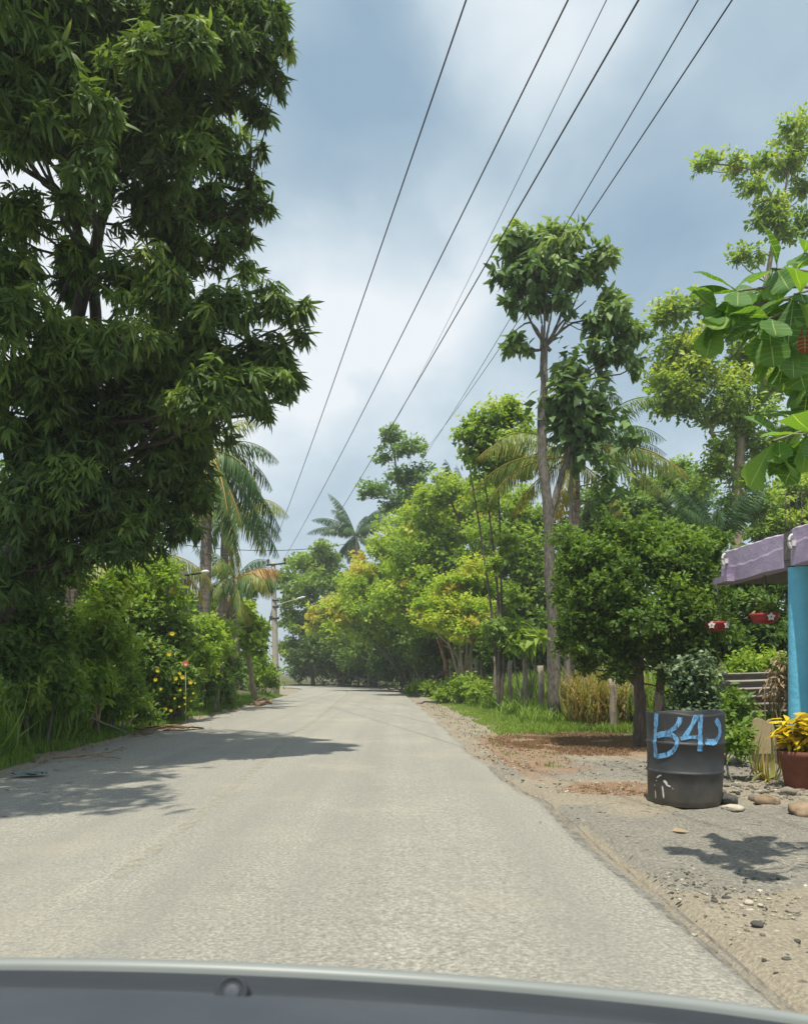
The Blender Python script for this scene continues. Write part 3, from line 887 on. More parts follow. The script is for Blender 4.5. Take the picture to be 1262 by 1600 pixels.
shrub('leafy_shrub', 'broad-leaved bright shrub at the left edge above tall grass', 60, 0, 12.6, [(60, 1040, 42, 12), (25, 1085, 42, 11.6), (95, 1075, 38, 12.6), (70, 990, 40, 12.6)], 'mid', .15, .2, tbase=.5, tmpl=T_lance(.16, .3), rosette=True, droop=.4)
shrub('lime_shrub', 'lime green shrub with brown bare stems left of the yellow flowers', 140, 0, 14.6, [(170, 945, 42, 14.8, .15), (190, 905, 30, 15.3, .1), (155, 985, 46, 14.4, .1), (125, 1015, 38, 14.2), (180, 1020, 40, 14.6), (140, 1060, 42, 14)], 'lime', .15, .2, tmpl=T_lance(.15, .3), rosette=True, droop=.35, bark='twig_brown')
shrub('compound_leaf_tree', 'feathery bright green sapling standing before the palm trunks', 240, 0, 19, [(240, 880, 34, 19, .15), (262, 905, 24, 18.6, .15), (215, 905, 26, 19.4), (245, 930, 30, 19), (280, 935, 20, 18.8)], 'lime', .17, .2, cat='sapling', bark='bark_grey', stems=2, r=.05, flat=.6)
shrub('green_shrub', 'rounded mid green shrub behind the yellow-flowered bush', 225, 0, 18.5, [(215, 975, 42, 18.5), (250, 985, 40, 18.8, .05), (190, 1030, 38, 17.8), (230, 1035, 46, 18), (285, 990, 30, 19.4)], 'mid', .14, .25)
fl = shrub('flowering_bush', 'green bush dotted with yellow trumpet flowers beside the road', 268, 0, 19, [(265, 1035, 38, 19), (290, 1065, 24, 18.8), (245, 1075, 34, 18.6), (285, 1095, 22, 18.6), (225, 1095, 30, 18), (262, 1000, 26, 19.3)], 'mid', .12, .27, tbase=.4)
fm = MB()
for px, py in [(243, 1062), (254, 1076), (281, 1052), (286, 1078), (291, 1090), (300, 1083), (297, 1066), (272, 1091), (283, 1104), (275, 1060), (292, 1100), (268, 1022), (305, 1067), (260, 1108), (213, 1049), (232, 1095), (278, 1035), (299, 1095), (288, 1058), (248, 1048), (222, 1075), (270, 1110), (272, 990), (238, 1010)]:
    c = P(px + rng.normal(0, 2), py, 17.45 + rng.normal(0, .15))
    n = 7
    a = rng.uniform(0, 6.28) + np.arange(n) * 6.28 / n
    f = np.stack([np.cos(a), np.full(n, -.5) , np.sin(a)], 1)
    fm = MB()
    scatter(fm, T_oval(.34), np.repeat(c[None], n, 0), f, np.array([[0, -1., .3]]), .05 * rng.uniform(.5, 1.4), rng.random(n))
    fm.build('flower', M['petal_y'], fl)
shrub('hedge_shrub', 'bright rounded shrub between the lamp pole and the umbrella-shaped tree', 325, 0, 24, [(318, 990, 30, 23, .1), (330, 1010, 34, 24, .05), (350, 1000, 28, 25, .1), (315, 1035, 30, 22.5), (300, 1010, 22, 22)], 'lime', .16, .27)
shrub('dark_bush', 'dark green bush low behind the grass left of the umbrella-shaped tree', 345, 0, 27, [(335, 1052, 28, 26), (360, 1050, 26, 28), (350, 1075, 26, 27), (320, 1070, 22, 24)], 'deep', .16, .27)
shrub('umbrella_tree', 'small umbrella-shaped tree with glossy leaves on a pale trunk by the kerb', 392, 0, 33, [(375, 968, 36, 32.5, .2), (350, 990, 36, 32.5, .1), (396, 988, 30, 32.5, .12), (378, 1000, 40, 32.5, .05), (345, 1012, 24, 32.5), (404, 1008, 18, 32.5), (385, 955, 21, 32.7, .2)], 'lime', .30, .27, cat='tree', bark='bark_pale', stems=1, r=.14, rosette=True, tmpl=T_oval(.25), flat=.8, droop=.1)
shrub('brown_shrub', 'brownish twiggy shrub at the foot of the utility pole', 412, 0, 38, [(408, 1035, 18, 38), (420, 1050, 16, 38.4), (405, 1060, 18, 37.6), (425, 1066, 12, 38.5)], 'yellowish', .2, .25, tbase=.25, bark='twig_brown')
shrub('verge_bush', 'low leafy bush hanging over the grass below the lime shrub', 190, 0, 15.6, [(200, 1085, 32, 15.6), (165, 1090, 34, 15), (225, 1110, 22, 16.6), (110, 1110, 32, 13.4)], 'mid', .13, .22)
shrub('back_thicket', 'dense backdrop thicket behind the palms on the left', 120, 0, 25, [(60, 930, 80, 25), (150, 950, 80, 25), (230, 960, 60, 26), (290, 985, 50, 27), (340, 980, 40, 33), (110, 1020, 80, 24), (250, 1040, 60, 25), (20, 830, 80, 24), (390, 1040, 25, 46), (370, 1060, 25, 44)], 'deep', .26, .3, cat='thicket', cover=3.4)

# ------------------------------------------------------------------ right side trees
GR = 'trees along the right of the road'
def rtree(name, label, px, Y, clumps, leaf, L, w=.27, bark='bark_dark', r=.14, nst=3, group=GR, topy=None, cat='tree', grow=1.24, **kw):
    cl = [C(c[0], c[1], c[2] * grow, *c[3:]) for c in clumps]
    b = on_ground((px - CX) / F * Y, Y, .05)
    kw.setdefault("layer", .55)
    kw.setdefault('tight', .88)
    kw.setdefault('sub', 12)
    st = []
    for k in range(nst):
        c = cl[int(k * len(cl) / nst)][0]
        a = b + np.array([rng.normal(0, .1 * (nst > 1)), rng.normal(0, .1 * (nst > 1)), 0])
        m1 = a + (c - a) * .45 + np.array([(b[0] - c[0]) * .2 * rng.random(), 0, .1]) + rng.normal(0, .12, 3) * (1, 1, 0)
        st.append(([a, m1, c], r, r * .3))
    return tree(name, label, cat, b, st, cl, M[leaf], M[bark], group, L=L, w=w, **kw)

rtree('bend_tree', 'cool green tree at the far bend, nearest the utility pole', 488, 70, [(475, 890, 26, 70, .1), (505, 870, 24, 70, .1), (450, 930, 20, 69, .05), (485, 925, 34, 69), (455, 975, 24, 69), (515, 905, 30, 71), (490, 975, 32, 70, -.1), (452, 1012, 18, 69, -.1), (480, 1015, 26, 70, -.15), (440, 905, 12, 69)], 'lime', .32, .27, cover=3.6, grow=1.1, tbase=.35)
rtree('golden_tree', 'golden tinged tree hanging over the bend', 585, 62, [(492, 972, 22, 60, .5), (520, 955, 28, 60, .2), (545, 930, 32, 60, .1), (575, 960, 34, 59, .1), (525, 990, 28, 60, 0), (560, 995, 34, 60, -.1), (560, 900, 24, 61, -.1)], 'yellowish', .28, .27, tbase=.4, cover=3.6, grow=1.08)
rtree('bend_dark_tree', 'dark shaded tree closing the view at the end of the road', 530, 66, [(500, 1020, 30, 67), (535, 1030, 30, 66), (570, 1035, 30, 65), (600, 1030, 30, 64), (545, 1000, 30, 66), (470, 1035, 20, 70)], 'deep', .34, .3, tbase=.25)
rtree('arching_tree', 'bright yellow-green tree arching over the road before the bend', 640, 48, [(600, 880, 40, 49, .15), (635, 850, 36, 49, .1), (575, 930, 38, 48, .2), (625, 920, 46, 48, .1), (545, 960, 26, 48, .2), (595, 975, 40, 47), (645, 975, 36, 47, -.1), (660, 890, 36, 49)], 'yellowish', .24, .27, tbase=.38, nst=4, cover=3.6)
rtree('brown_twig_tree', 'yellow-green tree with a brown twiggy crown in the middle of the row', 700, 40, [(690, 800, 34, 40.5, .3), (725, 795, 34, 40.5, .2), (655, 830, 36, 41, .2), (700, 850, 46, 39.5, .1), (660, 890, 46, 39.5, .1), (715, 910, 50, 39), (665, 950, 46, 38.5, 0), (620, 940, 36, 39, .1), (760, 815, 34, 40.5, .2), (705, 965, 40, 38.5, -.1)], 'yellowish', .21, .27, tbase=.36, nst=5, bark='twig_brown', branch=.9, cover=3.0)
rtree('multi_stem_tree', 'tree with pale forked stems and yellow-green leaves beside the fence', 727, 31, [(700, 935, 32, 31, .2), (740, 920, 36, 31.4, .15), (690, 970, 30, 30.6, .25), (735, 965, 36, 30.6, .2), (765, 940, 30, 31.4), (660, 960, 26, 31, .2), (715, 990, 24, 30.4, .2)], 'yellowish', .15, .27, tbase=.35, bark='bark_pale', r=.085, nst=6)
rtree('row_top_tree', 'bright green spreading tree behind the slender twin-stem tree', 800, 36, [(760, 780, 34, 37, .3), (800, 800, 36, 36, .2), (700, 775, 30, 38, .3), (665, 785, 20, 39, .3), (840, 830, 36, 35, .1), (790, 860, 50, 35.5), (840, 900, 50, 34.5), (770, 910, 44, 35.5, -.1), (820, 950, 50, 34.5, -.2)], 'lime', .2, .27, tbase=.38, nst=4, cover=3.4)
rtree('layered_tree', 'tall layered tree rising above the treeline over the road', 640, 52, [(615, 690, 24, 52), (640, 705, 28, 52, .05), (600, 715, 16, 52.4), (650, 740, 24, 52), (620, 745, 26, 52.2), (590, 770, 24, 52, .1), (565, 772, 12, 52, .1), (640, 775, 28, 52), (615, 795, 24, 52.5, -.1), (660, 770, 20, 52.5), (612, 672, 12, 52)], 'cool', .26, .27, nst=3, sub=6, flat=.75, cover=2.6, grow=1.08)
# slender twin stem tree
rtree('slender_tree', 'slender tree with a rounded bright leafy head left of the tall tree', 782, 24, [(775, 660, 34, 24, .15), (800, 640, 22, 24, .25), (740, 668, 22, 24, .1), (815, 680, 20, 24, .1), (750, 700, 34, 24), (795, 705, 38, 23.8), (770, 735, 32, 24, -.1), (810, 735, 22, 24, -.1), (725, 680, 12, 24), (820, 655, 12, 24.2, .2), (765, 790, 12, 24, .1), (795, 850, 18, 24, .1), (770, 880, 16, 24, .1), (805, 935, 16, 24), (770, 985, 20, 24, -.1), (790, 1010, 14, 24, -.1)], 'pale', .17, .27, tbase=.32, r=.055, nst=4, droop=.5, bark='bark_dark', grow=1.08)
# the vines on its lower trunk
tb = on_ground(P(866, 1060, 18)[0], 18, .05)
st = [([tb, P(863, 970, 18), P(858, 870, 18), P(856, 800, 18), P(848, 730, 18), P(846, 660, 18), P(849, 600, 18), P(850, 545, 18)], .14, .08),
      ([P(857, 812, 18), P(876, 745, 18.1), P(888, 690, 18.2), P(872, 600, 18.2)], .085, .05)]
for tx_, ty_ in ((800, 410), (850, 400), (900, 400), (930, 395), (870, 440), (960, 500), (800, 520), (840, 470), (915, 470)):
    st.append(([P(850 + rng.normal(0, 4), 548, 18), P(850 * .6 + tx_ * .4, 505, 18 + rng.normal(0, .2)), P(tx_, ty_, 18 + rng.normal(0, .3))], .038, .010))
def C2(px, py, rr, Y, tb=0.0):
    return C(px, py, rr * 1.2, Y, tb)
tcl = [C2(800, 385, 26, 18, .1), C2(840, 372, 30, 18, .15), C2(885, 375, 34, 17.8, .15), C2(930, 395, 28, 18, .1), C2(785, 425, 18, 18), C2(825, 420, 30, 17.8), C2(870, 430, 38, 17.8, 0), C2(920, 425, 26, 18), C2(830, 465, 26, 18, -.2), C2(870, 478, 24, 18, -.2), C2(795, 475, 14, 18, -.1), C2(815, 440, 18, 18.2, -.2),
       C2(945, 465, 20, 18, .1), C2(965, 490, 26, 17.9, .15), C2(985, 520, 24, 18, .1), C2(940, 510, 24, 18.1), C2(920, 500, 14, 18), C2(965, 550, 26, 18), C2(985, 570, 16, 18), C2(935, 555, 20, 18.2, -.1), C2(800, 530, 16, 18), C2(790, 545, 10, 18), C2(815, 540, 10, 18)]
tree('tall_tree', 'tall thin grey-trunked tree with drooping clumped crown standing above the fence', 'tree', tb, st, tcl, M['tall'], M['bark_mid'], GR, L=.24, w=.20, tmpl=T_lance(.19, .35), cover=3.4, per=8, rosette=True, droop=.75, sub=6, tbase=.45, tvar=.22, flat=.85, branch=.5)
ib = on_ground(tb[0] + .35, 18.2, .05)
icl = [C2(885, 580, 24, 18.2), C2(895, 620, 34, 18.2), C2(930, 630, 28, 18.2), C2(880, 660, 26, 18.2, -.1), C2(915, 665, 34, 18.2, -.05), C2(900, 700, 24, 18.3, -.1), C2(945, 740, 16, 18, .15), C2(985, 680, 16, 18), C2(940, 780, 16, 18, .1), C2(970, 765, 14, 18, .15), C2(860, 620, 14, 18)]
tree('climbing_vine', 'big-leaved climbing vine wrapped round the upper trunk of the tall tree', 'vine', ib, [([ib, P(888, 900, 18.2), P(892, 760, 18.2), P(895, 600, 18.2)], .05, .03)], icl, M['tall'], M['bark_grey'], L=.30, w=.26, tmpl=T_oval(.27), cover=3.2, per=6, droop=.9, sub=6, tbase=.3)
# dense small-leaved tree beside the house
db = on_ground(P(999, 1100, 12.8)[0], 12.8, .05)
dcl = [C(888, 850, 28, 13.1, .1), C(1112, 852, 26, 13.1, .1), C(1120, 985, 28, 12.9), C(886, 1005, 24, 13.2), C(900, 868, 26, 13.2, .15), C(890, 930, 24, 13.3, .1), C(900, 990, 26, 13.1), C(905, 1015, 22, 13), C(1110, 870, 26, 13, .15), C(960, 1048, 26, 12.4, -.1), C(1045, 1062, 22, 12.6, -.1), C(915, 1040, 20, 12.8), C(1010, 822, 18, 12.9, .15), C(955, 828, 14, 12.9, .2), C(1090, 850, 22, 13, .15), C(1122, 930, 20, 13), C(1085, 1045, 24, 12.7, -.1), C(930, 900, 62, 12.8, .1), C(1000, 880, 66, 12.8, .15), C(1060, 890, 58, 12.8, .1), C(905, 960, 48, 12.6), C(970, 960, 70, 12.4, .05), C(1045, 960, 66, 12.4, .05), C(1090, 940, 46, 12.8), C(930, 1010, 46, 12.6, -.05), C(1000, 1020, 56, 12.5, -.05), C(1060, 1025, 44, 12.6, -.1), C(895, 900, 22, 12.9), C(1105, 895, 28, 13, .1), C(960, 850, 34, 12.9, .2), C(1040, 845, 30, 13, .2), C(905, 862, 26, 13, .15), C(1100, 990, 36, 12.8)]
tree('dense_tree', 'dense round small-leaved tree between the fence and the porch', 'tree', db,
     [([db, P(1000, 1090, 12.8), P(990, 980, 12.8)], .115, .07), ([on_ground(P(1032, 1100, 13.2)[0], 13.2, .05), P(1030, 1080, 13.2), P(1040, 980, 13)], .10, .05), ([P(998, 1075, 12.8), P(940, 1010, 12.8)], .05, .03)],
     dcl, M['deep'], M['bark_dark'], GR, L=.082, w=.28, cover=3.6, per=8, tbase=.45, tvar=.28, sub=14, droop=.1, hollow=.35, layer=.7, tight=.8)
# tall pale tree at the far right
pb = on_ground(P(1150, 900, 25)[0], 25, .05)
pcl = [C2(1240, 205, 22, 25, .1), C2(1248, 240, 22, 25), C2(1225, 262, 20, 25, .1), C2(1195, 255, 18, 25), C2(1150, 258, 18, 25, .1), C2(1110, 255, 16, 25, .1), C2(1090, 262, 10, 25), C2(1180, 290, 18, 25), C2(1205, 320, 24, 25), C2(1215, 355, 26, 25), C2(1190, 350, 16, 25), C2(1250, 300, 20, 25.4), C2(1255, 350, 22, 25.4), C2(1155, 402, 16, 25), C2(1180, 400, 12, 25),
       C2(1055, 485, 30, 25, .1), C2(1035, 500, 16, 25), C2(1090, 475, 20, 25, .1), C2(1055, 545, 30, 25, .1), C2(1105, 540, 34, 24.8, .1), C2(1150, 510, 30, 25), C2(1040, 590, 26, 25, .2), C2(1085, 590, 40, 24.7, .25), C2(1035, 635, 26, 25), C2(1080, 635, 36, 24.8), C2(1130, 600, 34, 24.8, .1), C2(1170, 560, 30, 25), C2(1125, 650, 30, 25), C2(1180, 640, 30, 25), C2(1215, 600, 30, 25.2), C2(1235, 540, 30, 25.4), C2(1160, 690, 28, 25), C2(1120, 705, 22, 25), C2(1190, 710, 28, 25, .05), C2(1225, 690, 26, 25.2), C2(1110, 740, 22, 25), C2(1170, 750, 26, 25), C2(1150, 790, 26, 25, -.1), C2(1190, 800, 24, 25, .0)]
tree('pale_tall_tree', 'tall pale yellow-green tree in open clumps behind the porch roof', 'tree', pb,
     [([pb, P(1148, 820, 25), P(1162, 620, 25), P(1168, 560, 25), P(1220, 330, 25)], .21, .06), ([P(1162, 625, 25), P(1100, 560, 25)], .08, .03), ([P(1160, 600, 25), P(1235, 590, 25.2)], .09, .03), ([P(1152, 760, 25), P(1100, 650, 25)], .08, .03), ([P(1218, 340, 25), P(1180, 270, 25), P(1100, 255, 25)], .05, .02), ([P(1218, 340, 25), P(1240, 220, 25)], .05, .02)],
     pcl, M['pale'], M['bark_pale'], GR, L=.185, w=.25, cover=3.0, per=7, tbase=.42, tvar=.24, sub=7, droop=.3, flat=.85, branch=.5)
# backdrop trees on the right
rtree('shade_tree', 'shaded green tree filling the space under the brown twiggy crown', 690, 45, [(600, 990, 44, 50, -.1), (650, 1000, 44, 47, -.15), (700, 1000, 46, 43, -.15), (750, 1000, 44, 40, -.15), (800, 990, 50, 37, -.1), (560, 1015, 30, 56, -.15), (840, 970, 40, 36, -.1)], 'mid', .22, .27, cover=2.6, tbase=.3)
rtree('backdrop_tree', 'mid green rounded tree in the gap behind the coconut palm', 960, 34, [(930, 800, 36, 34), (965, 815, 40, 34), (910, 840, 40, 34), (1000, 800, 34, 34, .1), (960, 860, 50, 34, -.1), (900, 900, 50, 34, -.1), (1000, 850, 44, 34), (1010, 760, 20, 34.3, .1), (900, 960, 60, 33, -.2), (860, 1000, 40, 30, -.2)], 'mid', .21, .27, cover=3)
rtree('backdrop_tree', 'bright green tree glimpsed between the young palm and the coconut palm fronds', 1060, 33, [(1040, 770, 34, 33, .1), (1080, 780, 36, 33, .1), (1030, 820, 36, 33), (1085, 830, 40, 33), (1060, 880, 50, 32, -.1), (1065, 735, 18, 33.4, .1)], 'cool', .2, .27, cover=3)
rtree('backdrop_tree', 'sunlit yellow-green tree just above the porch roof at the right edge', 1225, 31, [(1230, 770, 32, 31, .25), (1200, 800, 32, 31, .2), (1250, 800, 34, 31, .2), (1190, 840, 36, 31), (1240, 840, 40, 31), (1275, 770, 34, 31, .1), (1265, 730, 22, 31.5)], 'lime', .19, .27, cover=3.2)
rtree('garden_tree', 'leafy garden tree in the shade behind the porch', 1200, 18, [(1150, 900, 40, 18), (1200, 920, 50, 18), (1250, 930, 40, 18), (1140, 960, 46, 17.6, -.1), (1190, 985, 50, 17.6, -.1), (1245, 1000, 50, 17.6, -.1), (1145, 1020, 36, 17.2, -.1), (1100, 1010, 36, 17.4, -.1), (1290, 940, 50, 18)], 'deep', .13, .27, group='garden plants by the porch', cover=3.4)
shrub('garden_bush', 'bright green bush above the corrugated sheet behind the porch', 1185, 0, 16, [(1165, 1040, 22, 16, .1), (1200, 1045, 24, 16.2, .15), (1240, 1060, 26, 16.4), (1140, 1050, 18, 16), (1190, 1075, 30, 16.4)], 'lime', .12, .2, group='garden plants by the porch', cat='bush')
# understory on the right below the row
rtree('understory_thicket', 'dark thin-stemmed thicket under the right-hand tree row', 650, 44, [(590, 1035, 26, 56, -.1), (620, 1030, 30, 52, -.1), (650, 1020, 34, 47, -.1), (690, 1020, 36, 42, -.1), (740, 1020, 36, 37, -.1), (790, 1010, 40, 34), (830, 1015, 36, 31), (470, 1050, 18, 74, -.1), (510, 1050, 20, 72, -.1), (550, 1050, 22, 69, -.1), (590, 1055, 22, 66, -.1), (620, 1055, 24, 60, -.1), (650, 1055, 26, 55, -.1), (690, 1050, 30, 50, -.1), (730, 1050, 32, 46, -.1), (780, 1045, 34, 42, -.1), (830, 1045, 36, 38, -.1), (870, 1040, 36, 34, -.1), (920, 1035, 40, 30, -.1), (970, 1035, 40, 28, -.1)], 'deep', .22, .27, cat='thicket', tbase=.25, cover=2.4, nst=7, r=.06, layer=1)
shrub('verge_shrub', 'low green shrub on the grass verge beside the right road edge', 665, 0, 38, [(655, 1078, 14, 40), (675, 1080, 18, 38), (640, 1080, 10, 42)], 'lime', .16, .3, group='verge plants on the right', stems=3)
shrub('verge_shrub', 'wider low green shrub at the fence foot below the pale forked stems', 720, 0, 29, [(700, 1078, 20, 31, .1), (725, 1082, 24, 29), (750, 1085, 22, 28), (690, 1090, 14, 30)], 'lime', .14, .3, group='verge plants on the right', stems=3)
shrub('broadleaf_plant', 'broad-leaved banana-like plant behind the fence posts', 822, 0, 24, [(815, 1000, 18, 24), (835, 1005, 18, 23.6, .3), (800, 985, 16, 24.4)], 'lime', .42, .2, group='verge plants on the right', cat='plant', stems=3, tmpl=T_oval(.2, .08, .3), rosette=True, droop=.3, cover=2)
# thin trunks under the row
for k, (px, dx, Y, r) in enumerate([(560, 3, 67, .10), (590, -6, 62, .10), (608, -12, 55, .09), (628, 10, 52, .08), (648, -14, 48, .09), (664, -26, 46, .08), (682, 8, 44, .08), (655, 16, 46.5, .07), (700, 4, 41, .09), (752, 6, 37, .08), (762, -6, 35, .08), (638, -20, 51, .07), (575, 6, 60, .08), (672, 12, 43, .07)]):
    bb = on_ground((px - CX) / F * Y, Y, .05)
    tt_ = P(px + dx, 1000 + rng.uniform(-8, 8), Y)
    root = thing('thin_sapling', bb, 'thin dark bare-stemmed sapling in the shade under the tree row', 'sapling', 'thin saplings under the tree row')
    a = MB()
    a.tube(poly([bb, bb * .5 + tt_ * .5 + rng.normal(0, .1, 3), tt_], 12, .02), np.linspace(r, r * .6, 13), 7, wob=.06)
    a.build('trunk', M['bark_grey'], root)
    a = MB()
    foliage(a, [(tt_ + np.array([0, 0, .3]), (1.0, .8, .7), -.15)], L=.22, w=.27, cover=2.2, sub=6, tbase=.3)
    a.build('crown', M['deep'], root)

# far-off wood closing the view behind the bend
fw = MB()
fcl = []
for k in range(46):
    x_ = -95 + 4.0 * k + rng.normal(0, 1)
    y_ = 88 + rng.normal(0, 3) + .02 * abs(x_)
    pxx = CX + x_ / y_ * F
    hh = 2.2 if pxx < 445 else (4.5 if pxx < 520 else 7.5)
    fcl.append((np.array([x_, y_, hh * .45]), (3.2, 2.2, hh * .55), rng.uniform(-.15, .15)))
    if hh > 3: fcl.append((np.array([x_ + 1.5, y_ + 2, hh * .8]), (2.8, 2.0, hh * .4), rng.uniform(-.1, .15)))
foliage(fw, fcl, L=.5, w=.3, cover=1.5, sub=8)
tag(fw.build('far_wood', M['cool']), kind='stuff')

# ------------------------------------------------------------------ grass and weeds (nobody could count the blades)
def gscatter(mb, x, y, h, hs=.3, lean=.35, w=.035, tint=(.3, .7), bend=(.2, .9), z=None):
    n = len(x)
    zz = (ground_z(x, y) if z is None else z) - .02
    a = rng.uniform(0, 2 * np.pi, n)
    ln = np.abs(rng.normal(0, lean, n))
    f = np.stack([np.cos(a) * ln, np.sin(a) * ln, np.ones(n)], 1)
    up = np.stack([np.cos(a), np.sin(a), np.full(n, .2)], 1) + rng.normal(0, .2, (n, 3))
    hh = h * rng.uniform(1 - hs, 1 + hs, n)
    pos = np.stack([x, y, zz], 1)
    tn = rng.uniform(tint[0], tint[1], n)
    third = n // 3
    for i, b in enumerate((bend[0], (bend[0] + bend[1]) / 2, bend[1])):
        sl_ = slice(i * third, (i + 1) * third if i < 2 else n)
        scatter(mb, T_blade(1.0, b * 1.2), pos[sl_], f[sl_], up[sl_], hh[sl_], tn[sl_], wsc=w / hh[sl_])

def edge_x(y, right):
    p = np.array(RR if right else RL, float)[:11]
    return np.interp(y, p[:, 0], p[:, 1])

g = MB()
# left bank: short grass at the edge, tall tussocks behind
n = 26000
y = 7.5 + 34 * rng.random(n) ** 1.4
d = .30 + 1.0 * rng.random(n) ** 1.0
keep = np.sin(y * 2.3) * np.sin(y * .9 + d * 3) + d * 1.3 > .15
y, d = y[keep], d[keep]
gscatter(g, edge_x(y, False) - d, y, .07 + .16 * np.clip(d, 0, 1.3), w=.007, tint=(.1, .8), lean=.5)
tus = []
for k in range(190):
    yy = 8.5 + 22 * rng.random() ** 1.3
    dd = .85 + 1.3 * rng.random()
    m_ = int(rng.uniform(70, 170))
    x0, y0 = edge_x(yy, False) - dd, yy
    gscatter(g, x0 + rng.normal(0, .12, m_), y0 + rng.normal(0, .12, m_), rng.uniform(.45, 1.0) * np.ones(m_), w=.015, lean=.5, tint=(.25, .85), bend=(.4, 1.6))
# right verge: short bright grass
n = 60000
y = 14.2 + 34 * rng.random(n) ** 1.6
d = rng.uniform(.9, 5.0, n) 
x = edge_x(y, True) + d
keep = (((x - 3.0) / 1.7) ** 2 + ((y - 13.6) / 2.3) ** 2 > .8 + .4 * np.sin(x * 5) * np.sin(y * 4)) & (d > .85 + .3 * np.sin(y * 1.9) + .2 * np.sin(y * 5.1)) & (y > 14.2 + .5 * np.sin(x * 4))
x, y, d = x[keep], y[keep], d[keep]
gscatter(g, x, y, .07 + .05 * np.clip(d - 1, 0, 2), w=.009, tint=(.45, 1.0), lean=.5)
# sparse weeds at the ragged edge
n = 2500
y = 10 + 20 * rng.random(n)
x = edge_x(y, True) + .35 + 1.0 * rng.random(n)
keep = np.sin(x * 9) * np.sin(y * 6) > .35
gscatter(g, x[keep], y[keep], np.full(keep.sum(), .06), w=.008, tint=(.2, .8), lean=.7)
# tall grass along the fence
n = 24000
y = 13.6 + 26 * rng.random(n) ** 1.5
fx = np.interp(y, [12.5, 15.4, 20.8, 40], [4.5, 4.15, 4.4, 2.6])
x = fx + .35 + np.abs(rng.normal(0, .6, n))
tall = (np.sin(x * 3.1 + y) * np.sin(y * 1.7) > -.5) & ((y > 19.6) | (x > fx + .8))
gscatter(g, x[tall], y[tall], rng.uniform(.35, 1.0, tall.sum()), w=.02, tint=(.35, 1.0), lean=.3, bend=(.2, 1.1))
n = 9000
y = 15 + 14 * rng.random(n)
x = np.interp(y, [12.5, 15.4, 20.8, 40], [4.5, 4.15, 4.4, 2.6]) + rng.uniform(.4, 4.5, n)
gscatter(g, x, y, rng.uniform(.5, 1.1, n), w=.03, tint=(.3, .9), lean=.35, bend=(.2, 1.1))
n = 9000
y = 17 + 22 * rng.random(n) ** 1.2
x = np.interp(y, [12.5, 15.4, 20.8, 40], [4.5, 4.15, 4.4, 2.6]) - rng.uniform(-.2, 1.5, n) ** 1.0
k_ = (np.sin(x * 3.7 + 1) * np.sin(y * 1.9) > -.2) & (x > edge_x(y, True) + 1.1)
gscatter(g, x[k_], y[k_], rng.uniform(.12, .40, k_.sum()), w=.02, tint=(.4, 1.0), lean=.55, bend=(.4, 1.4))
tag(g.build('grass', M['grass']), kind='stuff')

g = MB()
n = 4600
y = rng.uniform(15.7, 19.6, n)
x = 3.75 + np.abs(rng.normal(0, .75, n)) + .12 * np.sin(y * 4)
keep = (x > 2.9) & (np.sin(x * 6) * np.sin(y * 5) > -.75)
hh = rng.uniform(.35, .98, keep.sum())
gscatter(g, x[keep], y[keep], hh, w=.022, tint=(.0, .9), lean=.34, bend=(.5, 1.8))
tag(g.build('dry_grass', M['drygrass']), kind='stuff')
g = MB()
n = 22000
q = sph(n)[:, :2] * np.sqrt(rng.random((n, 1)))
x, y = 3.0 + 1.55 * q[:, 0], 13.6 + 2.2 * q[:, 1]
k_ = np.sin(x * 4.1 + np.sin(y * 3)) * np.sin(y * 3.3 + x) > -.55
gscatter(g, x[k_], y[k_], np.full(k_.sum(), .05), w=.008, tint=(0, .9), lean=1.0)
n = 2500
q = sph(n)[:, :2] * np.sqrt(rng.random((n, 1)))
x2, y2 = 2.35 + .8 * q[:, 0], 8.15 + .5 * q[:, 1]
k_ = (x2 > edge_x(y2, True) + .25)
gscatter(g, x2[k_], y2[k_], np.full(k_.sum(), .03), w=.007, tint=(0, 1), lean=1.3)
# dry litter along both road edges
n = 5000
y = 10 + 22 * rng.random(n) ** 1.3
sd = rng.random(n) < .6
x = np.where(sd, edge_x(y, True) + .15 + 1.2 * rng.random(n), edge_x(y, False) - .05 - .5 * rng.random(n))
k_ = np.sin(x * 7 + 2) * np.sin(y * 3.3) > -.1
gscatter(g, x[k_], y[k_], np.full(k_.sum(), .05), w=.012, tint=(0, 1), lean=2.5)
n = 130
y = 5.0 + 16 * rng.random(n) ** 1.3
x = edge_x(y, True) + rng.normal(.5, .7, n)
k_ = x > edge_x(y, True) - .5
x, y = x[k_], y[k_]
zz0 = np.where(x < edge_x(y, True), .004, ground_z(x, y)) + .006
a_ = rng.uniform(0, 6.28, len(x))
scatter(g, T_lance(.2, .15), np.stack([x, y, zz0], 1), np.stack([np.cos(a_), np.sin(a_), rng.uniform(0, .15, len(x))], 1), np.array([[0, 0, 1.]]) + rng.normal(0, .15, (len(x), 3)), rng.uniform(.02, .06, len(x)), rng.random(len(x)))
n = 260
y = 6 + 24 * rng.random(n)
x = edge_x(y, False) + np.abs(rng.normal(.0, .5, n))
a_ = rng.uniform(0, 6.28, n)
scatter(g, T_lance(.2, .15), np.stack([x, y, np.full(n, .014)], 1), np.stack([np.cos(a_), np.sin(a_), rng.uniform(0, .12, n)], 1), np.array([[0, 0, 1.]]) + rng.normal(0, .15, (n, 3)), rng.uniform(.04, .12, n), rng.random(n))
tag(g.build('dead_grass', M['redgrass']), kind='stuff')

